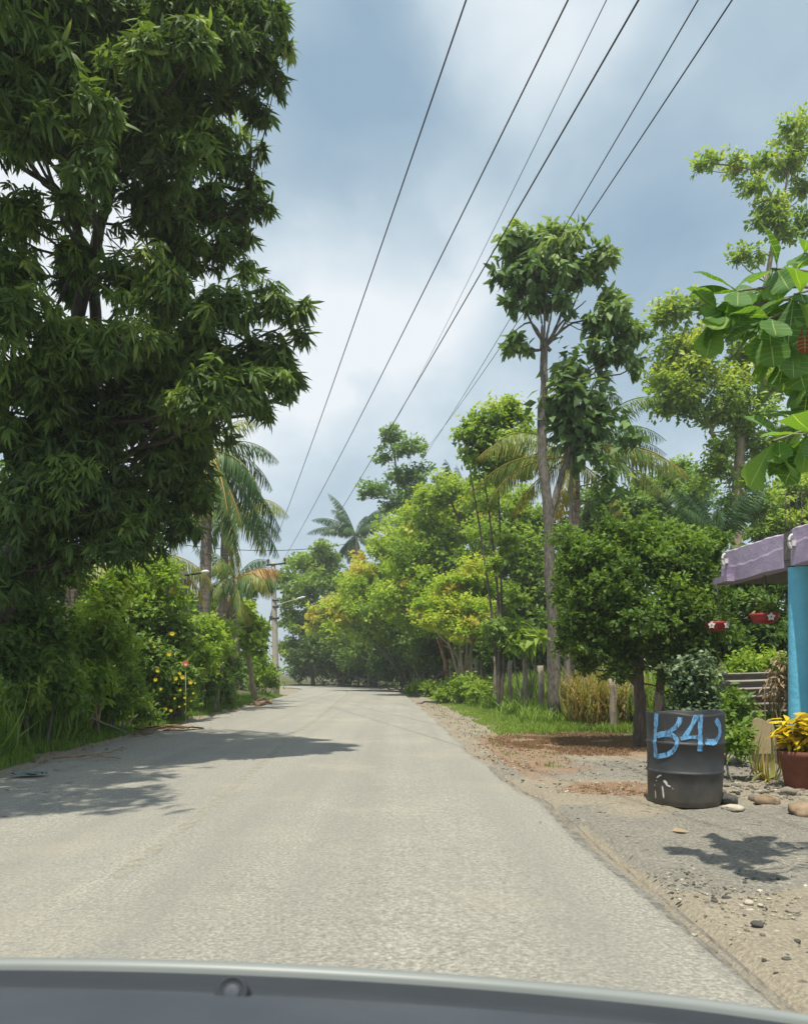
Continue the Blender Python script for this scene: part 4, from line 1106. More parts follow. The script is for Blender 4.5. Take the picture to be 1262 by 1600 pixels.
# ------------------------------------------------------------------ fence
fpts = [(1028, 13.2, 1075), (992, 14.2, 1062), (958, 15.4, 1060), (918, 17.5, 1030), (888, 19.3, 1046), (845, 21.5, 1040), (820, 24, 1022), (800, 26, 1032), (783, 28, 1030), (768, 30, 1026), (750, 32, 1030), (735, 34, 1026), (720, 36.5, 1030), (706, 39, 1030)]
fr_ = on_ground((958 - CX) / F * 15.4, 15.4)
fence = thing('wire_fence', fr_, 'rough wooden post and wire fence along the right verge in tall grass', 'fence')
tops = []
for px, Y, yt in fpts:
    b_ = on_ground((px - CX) / F * Y, Y, .15)
    t_ = P(px + rng.normal(-2, 3), yt, Y)
    r = rng.uniform(.06, .09)
    a = MB()
    pp = curve(b_, t_, rng.normal(0, .02, 3), 8, .008)
    a.tube(pp, r * rng.uniform(.85, 1.1, 8), 8, wob=.08)
    a.build('post', M['post'], fence)
    tops.append((b_, t_))
for fz in (.45, .68, .9):
    a = MB()
    w_ = []
    for i in range(len(tops) - 1):
        p0 = tops[i][0] * (1 - fz) + tops[i][1] * fz
        p1 = tops[i + 1][0] * (1 - fz) + tops[i + 1][1] * fz
        w_.append(curve(p0, p1, (0, 0, -.03), 5)[:-1])
    a.tube(np.vstack(w_), .004, 4)
    a.build('wire', M['metal_dark'], fence)

# ------------------------------------------------------------------ painted barrel
m, nt, out = newmat('barrel_plastic')
tc = N(nt, 'ShaderNodeTexCoord')
sx = N(nt, 'ShaderNodeSeparateXYZ')
nt.links.new(tc.outputs['Object'], sx.inputs[0])
col = rmp(tx(3, 6, .65), [(.3, (.020, .022, .025)), (.7, (.044, .046, .050))])
dirt = N(nt, 'ShaderNodeMath', operation='MULTIPLY_ADD')
nt.links.new(tx(6, 6, .7), dirt.inputs[0])
dirt.inputs[1].default_value = -.5
zoff = N(nt, 'ShaderNodeMath', operation='ADD')
nt.links.new(sx.outputs['Z'], zoff.inputs[0])
zoff.inputs[1].default_value = .5
nt.links.new(zoff.outputs[0], dirt.inputs[2])
col = mixc(rmp(dirt.outputs[0], [(.18, .40), (.58, .0)]), col, (.20, .165, .115))
col = mixc(rmp(tx(14, 6, .75, (1, 1, .15)), [(.58, 0.0), (.75, .4)]), col, (.10, .10, .10))
p = N(nt, 'ShaderNodeBsdfPrincipled', i_Roughness=.55)
nt.links.new(col, p.inputs['Base Color'])
nt.links.new(p.outputs[0], out.inputs[0])
M['barrel'] = m
BY, BR, BH = 7.40, .355, .86
bc = np.array([(1069 - CX) / F * BY, BY, 0.0])
bc[2] = gz(bc)
barrel = thing('barrel', bc, 'black plastic barrel with blue hand-painted characters standing at the driveway edge', 'barrel')
zz_ = np.array([0, .03, .06, .2, .29, .295, .305, .315, .325, .33, .45, .56, .565, .575, .585, .595, .60, .72, .80, .84, .86])
rr_ = np.array([.315, .328, .333, .338, .341, .345, .353, .353, .346, .342, .345, .348, .352, .360, .360, .353, .349, .352, .354, .355, .356])
th = np.linspace(0, 2 * np.pi, 72, endpoint=False)
def brad(thv, z):
    return np.interp(z, zz_, rr_) * (1 + .012 * np.sin(3 * thv + 4 * z) + .02 * np.maximum(0, np.cos(thv - 4.9)) * np.sin(z * 5) * .3)
def rimz(thv):
    return .012 * np.sin(2 * thv + 1) + .006 * np.sin(5 * thv)
V = []
for z in zz_:
    r = brad(th, z)
    V.append(np.stack([r * np.cos(th), r * np.sin(th), z + rimz(th) * (z / BH) ** 3], 1))
for z, dr in ((.862, .006), (.855, .012), (.60, .012), (.05, .012)):
    r = brad(th, min(z, .86)) - dr
    V.append(np.stack([r * np.cos(th), r * np.sin(th), z + rimz(th) * (min(z, .86) / BH) ** 3], 1))
V.append(np.stack([.001 * np.cos(th), .001 * np.sin(th), np.full(72, .05)], 1))
V = np.array(V)
V = np.concatenate([V, V[:, :1]], 1)
a = MB()
a.grid(V[:, ::-1] + bc)
a.build('shell', M['barrel'], barrel, attr=False)
YF = BY - BR
def bp(xz, yz):
    """pixel of the enlarged crop -> angle and height on the barrel"""
    px, py = 980 + xz / 4.475, 1000 + yz / 4.475
    k = (px - CX) / F
    lo, hi = -1.35, 1.2                       # bisect for the angle whose point on the drum is seen there
    for _ in range(40):
        a_ = (lo + hi) / 2
        if (bc[0] + .352 * math.sin(a_)) / (BY - .352 * math.cos(a_)) < k: lo = a_
        else: hi = a_
    z = H - (py - HY) / F * (BY - .352 * math.cos(a_)) - bc[2]
    return a_, z
def stroke(mb, pts, w=.05, off=.003):
    q = poly([np.array([*bp(*p_), 0.]) for p_ in pts], 26)[:, :2]
    q = q * np.array([.35, 1])
    tg = nrm(np.gradient(q, axis=0))
    nn = np.stack([-tg[:, 1], tg[:, 0]], 1)
    k = len(q)
    ww = w * .5 * (1 if off > .0035 else np.sin(np.linspace(.12, 3.02, k)) ** .7) * (1 + .14 * np.sin(np.linspace(0, 9, k)) + rng.normal(0, .05, k))
    rows = []
    for s_ in np.linspace(-1, 1, 5):
        e = q + nn * (ww * s_)[:, None]
        t_ = e[:, 0] / .35 - math.pi / 2
        r = brad(np.mod(t_, 2 * np.pi), e[:, 1]) + off
        rows.append(np.stack([r * np.cos(t_), r * np.sin(t_), np.minimum(e[:, 1], BH - .006)], 1) + bc)
    mb.grid(np.array(rows).transpose(1, 0, 2))
m, nt, out = newmat('brushed_blue_paint')
tc = N(nt, 'ShaderNodeTexCoord')
p = N(nt, 'ShaderNodeBsdfPrincipled', i_Roughness=.6)
nt.links.new(rmp(tx(16, 5, .7), [(.3, (.10, .28, .52)), (.7, (.20, .46, .78))]), p.inputs['Base Color'])
tr = N(nt, 'ShaderNodeBsdfTransparent')
ms = N(nt, 'ShaderNodeMixShader')
nt.links.new(rmp(tx(30, 6, .8, (1, 1, .35)), [(.38, 0.1), (.50, 1.0)]), ms.inputs[0])
nt.links.new(tr.outputs[0], ms.inputs[1])
nt.links.new(p.outputs[0], ms.inputs[2])
nt.links.new(ms.outputs[0], out.inputs[0])
a = MB()
stroke(a, [(207, 512), (200, 600), (193, 700), (192, 822)], 0.0426, .004)
stroke(a, [(368, 540), (352, 590), (300, 635), (240, 655), (210, 668)], 0.0394, .006)
stroke(a, [(210, 672), (290, 658), (340, 690), (338, 745), (285, 798), (200, 815)], 0.0394, .008)
stroke(a, [(482, 515), (462, 570), (432, 625), (388, 692)], 0.0377, .004)
stroke(a, [(370, 690), (440, 680), (522, 682)], 0.0328, .006)
stroke(a, [(508, 520), (505, 600), (506, 700), (504, 778)], 0.0410, .008)
stroke(a, [(612, 555), (640, 610), (640, 665), (606, 712), (545, 708)], 0.0492, .004)
a.build('painted_writing', m, barrel, attr=False)
flk = noisemat('chipped_white_paint', (.62, .60, .55), (.8, .79, .76), 20)
for pts, w in (([(195, 965), (215, 950), (232, 945)], .022), ([(245, 985), (262, 995), (268, 1010)], .040), ([(262, 1010), (285, 1022), (298, 1026)], .022), ([(235, 1020), (240, 1060), (243, 1108)], .026), ([(181, 1050), (184, 1080), (183, 1108)], .014), ([(178, 1010), (180, 1022)], .012), ([(310, 1035), (314, 1045)], .009), ([(190, 985), (196, 980)], .010)):
    a = MB()
    stroke(a, pts, w * .75, .003)
    a.build('white_flake', flk, barrel, attr=False)

# ------------------------------------------------------------------ porch building
def stucco(name, c1, c2, c3):
    m, nt_, out_ = newmat(name)
    globals()['nt'] = nt_
    globals()['tc'] = N(nt_, 'ShaderNodeTexCoord')
    c = rmp(tx(1.4, 6, .7), [(.3, c1), (.55, c2), (.75, c3)])
    c = mixc(rmp(tx(5, 7, .8, (1, 1, .4)), [(.6, 0.0), (.74, .6)]), c, tuple(k * .55 for k in c1))
    p_ = N(nt_, 'ShaderNodeBsdfPrincipled', i_Roughness=.9)
    nt_.links.new(c, p_.inputs['Base Color'])
    b_ = N(nt_, 'ShaderNodeBump', i_Strength=.8, i_Distance=.03)
    nt_.links.new(tx(5, 8, .7), b_.inputs['Height'])
    nt_.links.new(b_.outputs[0], p_.inputs['Normal'])
    nt_.links.new(p_.outputs[0], out_.inputs[0])
    return m
lilac = stucco('lilac_stucco', (.36, .28, .42), (.48, .39, .56), (.56, .48, .62))
bluep = stucco('blue_column_paint', (.13, .48, .68), (.16, .55, .78), (.22, .60, .82))
slabm = stucco('slab_concrete', (.13, .12, .12), (.18, .17, .165), (.24, .22, .21))
porch = thing('porch_building', (5.1, 10.15, 0), 'open porch with flat roof, lilac parapet beam and a bright blue round column', 'building')
a = MB()
a.box((8.0, 9.47, 2.64), (6.0, 5.4, .12))
a.build('roof_slab', slabm, porch, attr=False)
def beam(y0, y1, zt0, zt1, z0, x0, x1, n=30):
    ys = np.linspace(y0, y1, n)
    rows = []
    for y in ys:
        t = (y - y0) / (y1 - y0)
        zt = zt0 + (zt1 - zt0) * t + .006 * math.sin(y * 9) + .004 * math.sin(y * 23)
        jx = .012 * math.sin(y * 3.3)
        zm = z0 + .25 + .035 * math.sin(y * 2.1) + .008 * math.sin(y * 17)
        rows.append([[x0 + jx, y, z0 + .006 * math.sin(y * 6)], [x0 + jx, y, zm - .012], [x0 + jx + .007, y, zm + .02], [x0 + jx + .012, y, zt - .02], [x0 + jx + .04, y, zt], [x1, y, zt], [x1, y, z0], [x0 + jx, y, z0 + .006 * math.sin(y * 6)]])
    b = MB()
    V = np.array(rows)
    b.grid(V, smooth=False)
    for e in (0, -1):
        c = V[e][:7]
        f = [[0, k, k + 1] for k in range(1, 6)]
        if e == 0: f = [q[::-1] for q in f]
        b.add(c, tris=f, smooth=False)
    return b
beam(10.22, 12.2, 3.03, 3.08, 2.57, 4.96, 5.16).build('parapet', lilac, porch, attr=False)
beam(6.75, 10.02, 3.02, 3.05, 2.57, 4.96, 5.16).build('parapet', lilac, porch, attr=False)
a = MB()
a.box((4.93, 12.0, 2.62), (.14, .55, .10))
a.build('slab_lip', lilac, porch, attr=False)
for cx_, cy_ in ((5.125, 10.12), (5.125, 7.0), (10.5, 10.12), (10.5, 7.0)):
    a = MB()
    a.lathe((cx_, cy_, 0), [(.128, -.05), (.127, .4), (.124, 1.2), (.125, 2.0), (.126, 2.56)], 28)
    a.build('column', bluep, porch, attr=False)
st_ = MB()
st_.box((5.06, 10.12, 2.84), (.17, .17, .36))
stub = st_.build('column_stub', noisemat('raw_concrete', (.10, .09, .08), (.22, .2, .18), 12, bump=.6), porch, attr=False)
for dx, dy in ((-.06, -.06), (.06, -.06), (-.06, .06), (.06, .06)):
    a = MB()
    a.tube(curve((5.06 + dx, 10.12 + dy, 2.9), (5.06 + dx * 1.3, 10.12 + dy, 3.5 + rng.uniform(-.06, .08)), rng.normal(0, .01, 3), 5), .0045, 5)
    a.build('rebar', M['bark_dark'], porch, attr=False)
for y_, z_ in ((9.92, 2.86), (12.0, 2.93)):
    a = MB()
    ang = np.linspace(-1.3, 1.5, 10)
    a.tube(np.stack([4.95 - .05 * np.cos(ang), np.full(10, y_), z_ + .09 * np.sin(ang)], 1), .018, 7)
    a.box((4.955, y_, z_ - .02), (.05, .06, .07))
    a.build('hook', M['lamp_white'], porch, attr=False)

# hanging planters
redm = noisemat('red_enamel', (.30, .025, .03), (.45, .04, .045), 8, .45, spec=.5)
def planter(label, c, r, fl_angles):
    root = thing('hanging_planter', c, label, 'planter', 'red hanging planters')
    a = MB()
    a.lathe(c, [(.001, -.085), (r * .3, -.083), (r * .62, -.065), (r * .85, -.025), (r * .97, .03), (r, .06), (r * .95, .065), (r * .88, .02), (.001, .0)], 32)
    a.build('bowl', redm, root, attr=False)
    for k in range(3):
        an = k * 2.094 + .4
        a = MB()
        a.tube(curve(c + np.array([r * .96 * math.cos(an), r * .96 * math.sin(an), .05]), c + np.array([0, 0, 2.585 - c[2]]), n=4), .004, 4)
        a.build('hanging_wire', M['metal_dark'], root, attr=False)
    for an in fl_angles:
        t = -math.pi / 2 + an
        fc = c + np.array([(r * .99) * math.cos(t), (r * .99) * math.sin(t), .005])
        out_ = np.array([math.cos(t), math.sin(t), .1])
        tang = np.array([-math.sin(t), math.cos(t), 0])
        a = MB()
        aa = np.arange(5) * 1.2566 + .3
        f = np.cos(aa)[:, None] * tang + np.sin(aa)[:, None] * np.array([0, 0, 1.])
        scatter(a, T_oval(.42, .03, .02), np.repeat(fc[None] + out_ * .012, 5, 0), f, out_[None].repeat(5, 0), .062, rng.random(5))
        pf_ = a.build('painted_flower', M['petal_w'], root)
        a = MB()
        a.lathe(fc + out_ * .012, [(.001, -.012), (.012, 0), (.001, .012)], 8)
        a.build('flower_centre', redm, pf_, attr=False)
    a = MB()
    foliage(a, [(c + np.array([0, 0, .10]), (r * .9, r * .9, .09), .1)], L=.09, w=.2, cover=2.2, sub=6)
    a.build('foliage', M['mid'], root)
planter('red hanging bowl planter with one white flower, hung from the roof beside the blue column', P(1187, 966, 11.0) + np.array([.06, 0, 0]), .20, [-.02])
planter('red hanging bowl planter with two white flowers, half in the shade of the dense tree', P(1113, 978, 12.1) + np.array([.06, 0, 0]), .19, [-.75, .42])

# corrugated sheet
m, nt, out = newmat('rusty_zinc')
tc = N(nt, 'ShaderNodeTexCoord')
p = N(nt, 'ShaderNodeBsdfPrincipled', i_Roughness=.6, i_Metallic=.25)
nt.links.new(mixc(rmp(tx(2.5, 7, .75), [(.45, 0.0), (.65, .8)]), (.30, .28, .25), (.14, .085, .055)), p.inputs['Base Color'])
nt.links.new(p.outputs[0], out.inputs[0])
a = MB()
xs = np.linspace(5.45, 7.9, 12)
zs_ = np.linspace(.08, 1.2, 150)
V = np.zeros((150, 12, 3))
V[..., 0] = xs[None]
V[..., 1] = 13.5 + .035 * np.sin(zs_ * 2 * np.pi / .135)[:, None] + .05 * np.sin(xs * 1.1)[None]
V[..., 2] = zs_[:, None] + (.02 * np.sin(xs * 2))[None]
a.grid(V)
V2 = V[:, ::-1] + np.array([0, .008, 0])
a.grid(V2)
tag(a.build('corrugated_sheet', m, attr=False), 'rusty corrugated metal sheet standing on edge behind the porch', 'metal sheet')

# ivy covered stump behind the barrel
sb = on_ground(3.46, 9.5, .05)
tree('ivy_stump', 'stump smothered in dark ivy directly behind the painted barrel', 'stump', sb, [([sb, sb + (0, 0, .7), sb + (.02, 0, 1.25)], .13, .10)],
     [(sb + (0, 0, .3), (.32, .32, .35), 0), (sb + (.02, 0, .75), (.34, .34, .4), .05), (sb + (.0, 0, 1.16), (.31, .31, .30), .2), (sb + (.16, 0, .9), (.22, .25, .4), -.1)], M['ivy'], M['bark_dark'], L=.062, w=.33, cover=5, per=6, tbase=.45, tvar=.3, tmpl=T_oval(.33), droop=.5)

# potted croton
terr = noisemat('terracotta', (.14, .05, .035), (.22, .085, .058), 7, .85, bump=.2)
pc = on_ground(P(1253, 1200, 8.35)[0], 8.35, .01)
pot = thing('flower_pot', pc, 'terracotta pot holding a bright yellow croton at the right edge', 'plant pot')
a = MB()
a.lathe(pc, [(.001, .0), (.165, .0), (.175, .02), (.225, .33), (.245, .335), (.25, .40), (.235, .405), (.225, .36), (.001, .34)], 40)
a.build('pot', terr, pot, attr=False)
a = MB()
pk = []
for k in range(34):
    an, rr0 = rng.uniform(0, 6.28), rng.uniform(0, .2)
    base_ = pc + np.array([rr0 * .6 * math.cos(an), rr0 * .6 * math.sin(an), .35])
    tip_ = pc + np.array([rr0 * 1.15 * math.cos(an), rr0 * 1.15 * math.sin(an), .45 + .36 * rng.random()])
    a.tube(curve(base_, tip_, n=4), .006, 5, tint=.05)
    pk.append(tip_)
pk = np.array(pk)
n = len(pk) * 9
kk = np.repeat(np.arange(len(pk)), 9)
an = rng.uniform(0, 6.28, n)
f = np.stack([np.cos(an), np.sin(an), rng.uniform(-.35, .75, n)], 1)
hgt = (pk[kk][:, 2] - pc[2] - .45) / .36
low = rng.random(n) < .25
scatter(a, T_lance(.15, .35), pk[kk] - np.array([0, 0, 1]) * rng.uniform(0, .10, (n, 1)), f, np.array([[0, 0, 1.]]) + rng.normal(0, .3, (n, 3)), rng.uniform(.13, .22, n), np.clip(.35 + .55 * hgt + rng.normal(0, .2, n), 0, 1) * np.where(low, .3, 1))
a.build('croton', M['croton'], pot)
a = MB()
a.tube(curve(pc + (-.0, -.32, -.02), pc + (-.01, -.27, .52), n=5, jit=.003), .012, 7)
tag(a.build('wooden_stake', M['post'], attr=False), 'thin pale stake stuck in the ground in front of the croton pot', 'stake')

# spidery plant, small board, dead stalks, garden bits
sp_ = on_ground(P(1200, 1150, 8.95)[0], 8.95, .02)
root = thing('strappy_plant', sp_, 'spidery plant with arching pale strap leaves left of the croton pot', 'plant', 'garden plants by the porch')
a = MB()
n = 38
an = rng.uniform(0, 6.28, n)
f = np.stack([np.cos(an), np.sin(an), rng.uniform(.25, 1.3, n)], 1)
scatter(a, T_blade(1, 1.5), np.repeat(sp_[None], n, 0) + rng.normal(0, .02, (n, 3)), f, np.stack([np.cos(an), np.sin(an), np.full(n, .4)], 1), rng.uniform(.3, .55, n), rng.uniform(.0, .6, n), wsc=.03)
a.build('leaves', M['drygrass'], root)
shrub('garden_plant', 'small bright green plant just right of the painted barrel', 1150, 0, 8.9, [(1150, 1165, 22, 8.9, .1), (1140, 1150, 14, 8.9), (1165, 1150, 13, 9.0, .1)], 'mid', .07, .3, group='garden plants by the porch', cat='plant', r=.01)
shrub('garden_plant', 'dark leafy plant between the ivy stump and the corrugated sheet', 1140, 0, 10.4, [(1140, 1120, 18, 10.4), (1155, 1100, 14, 10.4), (1135, 1085, 16, 10.6), (1150, 1135, 18, 10.2)], 'deep', .12, .25, group='garden plants by the porch', cat='plant', r=.015)
shrub('garden_plant', 'low leafy plant under the corrugated sheet behind the croton pot', 1195, 0, 11.0, [(1175, 1135, 18, 11), (1200, 1150, 20, 10.6), (1230, 1150, 20, 11), (1215, 1120, 14, 11.4)], 'deep', .10, .3, group='garden plants by the porch', cat='plant', r=.012)
a = MB()
bb = on_ground(P(1195, 1140, 9.9)[0], 9.9)
prof = np.array([(-.15, 0), (.13, 0), (.145, .28), (.13, .40), (.09, .43), (.05, .395), (.0, .44), (-.06, .455), (-.11, .43), (-.155, .30)])
fr0 = np.stack([bb[0] + prof[:, 0], bb[1] + prof[:, 1] * .18, bb[2] + .02 + prof[:, 1] + .18], 1)
bk0 = fr0 + np.array([0, .035, 0])
nn_ = len(prof)
a.add(np.vstack([fr0, bk0]), tris=[[0, k + 1, k] for k in range(1, nn_ - 1)][::-1] + [[nn_, nn_ + k, nn_ + k + 1] for k in range(1, nn_ - 1)], quads=[[k, (k + 1) % nn_, nn_ + (k + 1) % nn_, nn_ + k] for k in range(nn_)], smooth=False)
a.box(bb + (0, .05, .1), (.28, .03, .22))
tag(a.build('broken_board', noisemat('tan_board', (.26, .21, .12), (.36, .29, .17), 5), attr=False), 'tan broken-edged board leaning beside the corrugated sheet', 'board')
sb = on_ground(P(1217, 1120, 10.4)[0], 10.4, .03)
root = thing('dead_stalk', sb, 'bundle of dead brown stalks standing left of the blue column', 'dead plant', 'garden plants by the porch')
a = MB()
for k in range(7):
    a.tube(curve(sb + rng.normal(0, .03, 3) * (1, 1, 0), P(1217 + rng.normal(0, 9), 1030 + rng.uniform(-10, 40), 10.4 + rng.normal(0, .1)), rng.normal(0, .05, 3), 7, .01), np.linspace(.014, .006, 7), 6)
a.build('stems', M['twig_brown'], root, attr=False)
a = MB()
foliage(a, [(P(1217, 1050, 10.4), (.14, .12, .22), .4), (P(1220, 1085, 10.4), (.12, .12, .2), .5)], L=.1, w=.14, cover=2.2, sub=5, droop=1.0, tbase=.8)
a.build('withered_leaves', M['redgrass'], root)
a = MB()
fc = P(1213, 1172, 8.6)
aa = np.arange(6) * 1.047
f = np.stack([np.cos(aa), np.full(6, -.15), np.sin(aa)], 1)
scatter(a, T_oval(.38, .03, .05), np.repeat(fc[None], 6, 0), f, np.array([[0, -1., .2]]).repeat(6, 0), .06, rng.random(6))
gp = on_ground(fc[0], 8.63, .02)
a.tube(curve(gp, fc + (0, .02, 0), (.01, 0, 0), 5), .004, 5, tint=.0)
tag(a.build('white_flower', M['petal_w']), 'single white flower low at the left side of the croton pot', 'flower')

# ------------------------------------------------------------------ rocks
rockm = noisemat('river_rock', (.13, .115, .095), (.33, .29, .235), 7, .9, bump=.5)
rockw = noisemat('pale_rock', (.36, .32, .25), (.52, .47, .38), 9, .9, bump=.5)
rockb = noisemat('brown_rock', (.19, .135, .09), (.34, .25, .165), 7, .9, bump=.5)
rockd = noisemat('dark_rock', (.05, .05, .05), (.12, .115, .105), 9, .9, bump=.5)
def rock_mb(c, r, sc=(1, 1, .7), seed=0):
    b = bmesh_ico(3)
    v, f = b
    rs = np.random.default_rng(seed)
    d = v.copy()
    disp = np.ones(len(v))
    for k in range(7):
        ax = nrm(rs.normal(size=3))
        disp = np.minimum(disp, np.where(d @ ax > 0, rs.uniform(.62, .95) / np.maximum(d @ ax, .05), 9))
    disp = np.minimum(disp, 1.0) * (1 + .03 * rs.normal(size=len(v)))
    a = MB()
    a.add(v * disp[:, None] * r * np.asarray(sc) + np.asarray(c), tris=f)
    return a
def bmesh_ico(s):
    import bmesh
    bm = bmesh.new()
    bmesh.ops.create_icosphere(bm, subdivisions=s, radius=1)
    v = np.array([x.co[:] for x in bm.verts])
    bm.verts.index_update()
    f = [[q.index for q in x.verts] for x in bm.faces]
    bm.free()
    return v, f
for k, (px, py, rp, mt, sc, lab) in enumerate([
    (1138, 1243, 15, rockd, (1, 1, .9), 'dark rounded rock leaning on the right side of the barrel'),
    (1146, 1252, 14, rockw, (1.3, 1, .45), 'flat pale rock in front of the dark rock by the barrel'),
    (1181, 1240, 11, rockm, (1, 1, .8), 'small grey rock beside the brown rock between barrel and pot'),
    (1200, 1242, 17, rockb, (1.2, 1, .65), 'brown boulder between the barrel and the croton pot'),
    (1256, 1256, 22, rockb, (1.2, 1, .7), 'large brown rock at the right edge under the croton pot'),
    (1232, 1230, 13, rockm, (1.1, 1, .6), 'grey rock half under the croton pot'),
    (1151, 1182, 8, rockw, (1.2, 1, 1), 'squarish pale stone under the small bright plant'),
    (1165, 1180, 6, rockw, (1, 1, .8), 'little pale stone next to the squarish stone'),
    (1183, 1433, 9, rockd, (1.1, 1, .7), 'dark fist-sized stone in the foreground gravel at right'),
    (1170, 1399, 7, rockw, (1.1, 1, .7), 'pale fist-sized stone in the foreground gravel'),
    (1188, 1403, 5, rockw, (1, 1, .6), 'small cream stone right of the pale fist-sized one'),
    (1240, 1410, 9, rockm, (1.3, 1, .5), 'flat grey stone at the right edge of the foreground gravel'),
    (1083, 1431, 6, rockw, (1.3, 1, .5), 'flat cream stone by the road edge in the foreground'),
    (1136, 1392, 7, rockd, (1.2, 1, .7), 'dark lump of asphalt in the foreground gravel'),
    (1116, 1398, 5, rockd, (1.2, 1, .7), 'smaller dark asphalt lump beside the larger one'),
    (1194, 1492, 4, rockd, (1, 1, .8), 'single dark pebble near the bottom right corner'),
    (1228, 1487, 6, rockd, (1.4, 1, .6), 'dark flat pebble at the bottom right edge'),
    (752, 1223, 4, rockw, (1.2, 1, .5), 'small pale stone by the dry leaves at the road edge')]):
    Yd = H * F / (py + rp * .5 - HY)
    r = rp / F * Yd
    c = on_ground((px - CX) / F * Yd, Yd) + np.array([0, r * .3, r * sc[2] * .45])
    tag(rock_mb(c, r, sc, k).build('rock', mt, attr=False), lab, 'rock', 'rocks and stones')
# gravel
g = MB()
v0, f0 = bmesh_ico(1)
def pebbles(n, cx_, cy_, rx, ry, rmin, rmax, tb):
    q = sph(n)[:, :2] * np.sqrt(rng.random((n, 1)))
    x, y = cx_ + rx * q[:, 0], cy_ + ry * q[:, 1]
    ok_ = x > edge_x(y, True) + .05
    x, y = x[ok_], y[ok_]
    z = ground_z(x, y)
    for a_, b_, c_ in zip(x, y, z):
        r = rmin + (rmax - rmin) * rng.random() ** 3
        vv = v0 * (1 + rng.normal(0, .16, (len(v0), 1))) * r * np.array([rng.uniform(.8, 1.3), rng.uniform(.8, 1.3), rng.uniform(.45, .75)])
        g.add(vv + np.array([a_, b_, c_ + r * .2]), tris=f0, tint=np.clip(rng.normal(tb, .25), 0, 1), smooth=False)
pebbles(420, 3.5, 8.1, 1.1, .7, .008, .036, .35)
pebbles(600, 3.2, 10, 2.2, 1.4, .006, .022, .4)
pebbles(650, 1.95, 3.9, .9, 1.0, .003, .016, .4)
pebbles(350, 1.8, 4.5, .7, .5, .003, .014, .2)
pebbles(900, 1.6, 12, .9, 4.5, .005, .02, .4)
pebbles(300, 2.4, 8.2, 1.0, .7, .005, .02, .6)
gm = leafmat('gravel_mix', [(0, (.07, .068, .062)), (.45, (.24, .215, .17)), (1, (.52, .47, .38))], 0.0, .9, .2)
tag(g.build('gravel', gm), kind='stuff')

# ------------------------------------------------------------------ litter on the road edges
def litter(name, label, cat, pts, r, mat, strips=0, L=.5, group=None):
    root = None
    a = MB()
    for p_ in pts:
        a.tube(poly(p_, 10, .006), np.linspace(r, r * .4, len(poly(p_, 10))), 6)
    if strips:
        c = np.mean([np.mean(p_, axis=0) for p_ in pts], axis=0)
        ax = nrm(np.asarray(pts[0][-1]) - np.asarray(pts[0][0]))
        n = strips
        t = rng.random(n)
        p0, p1 = np.asarray(pts[0][0]), np.asarray(pts[0][-1])
        pos = p0 + (p1 - p0) * t[:, None] + np.array([0, 0, .015])
        sd = np.where(rng.random(n) < .5, 1, -1)[:, None] * np.cross(ax, (0, 0, 1.))
        scatter(a, T_blade(1, .25), pos, nrm(sd * .5 + ax + rng.normal(0, .15, (n, 3)) * (1, 1, .3)), np.array([[0, 0, 1.]]) + rng.normal(0, .2, (n, 3)), L * rng.uniform(.5, 1, n), rng.random(n), wsc=.06)
    return tag(a.build(name, mat), label, cat, group)
GL = 'dead fronds and twigs at the road edge'
z3 = .035
litter('dead_frond', 'reddish brown dead palm frond lying on the left road edge below the yellow flowers', 'dead frond', [[G(318, 1141) + (0, 0, .04), G(280, 1139) + (0, 0, .06), G(245, 1141) + (0, 0, .04)]], .022, M['redgrass'], 70, .55, GL)
litter('bark_piece', 'curled piece of palm sheath lying by the umbrella-shaped tree at the road edge', 'dead frond', [[G(398, 1102) + (0, 0, .06), G(412, 1098) + (0, 0, .16), G(424, 1099) + (0, 0, .06)], [G(402, 1104) + (0, 0, .06), G(416, 1101) + (0, 0, .12), G(424, 1101) + (0, 0, .05)]], .09, M['twig_brown'], 25, .5, GL)
litter('fallen_branch', 'long thin fallen branch in the tree shade at the left road edge', 'branch', [[G(84, 1190) + (0, 0, .05), G(130, 1187) + (0, 0, .06), G(190, 1189) + (0, 0, .035)], [G(120, 1188) + (0, 0, .05), G(150, 1183) + (0, 0, .05), G(185, 1175) + (0, 0, .04)]], .016, M['twig_brown'], 10, .2, GL)
litter('dead_frond', 'brown dried frond on the grass edge left of the longer dead frond', 'dead frond', [[G(212, 1142, .02) + (0, 0, .05), G(230, 1145, .02) + (0, 0, .06), G(262, 1138, .02) + (0, 0, .05)]], .02, M['redgrass'], 30, .4, GL)
a = MB()
c = G(46, 1214) + (0, 0, .035)
V = np.zeros((9, 7, 3))
for i in range(9):
    for j in range(7):
        V[i, j] = c + np.array([(i - 4) * .045, (j - 3) * .04 * (1 - .05 * abs(i - 4)), .012 * math.sin(i * 1.7 + j) + .012 * math.cos(j * 2.1 - i) + .012])
a.grid(V)
tag(a.build('torn_bag', noisemat('bluish_plastic', (.09, .14, .15), (.17, .22, .22), 10, .4), attr=False), 'crumpled dark bluish plastic scrap on the road at the left edge', 'litter')
a = MB()
c = G(1068, 1291)
scatter(a, T_lance(.22, .2), (c + np.array([-.10, 0, gz(c) - c[2] + .012]))[None], np.array([[1., .15, .10]]), np.array([[0, -.3, 1.]]), .16, .95)
tag(a.build('fallen_leaf', M['redgrass']), 'single dry tan leaf lying on the grey driveway in front of the barrel', 'leaf')

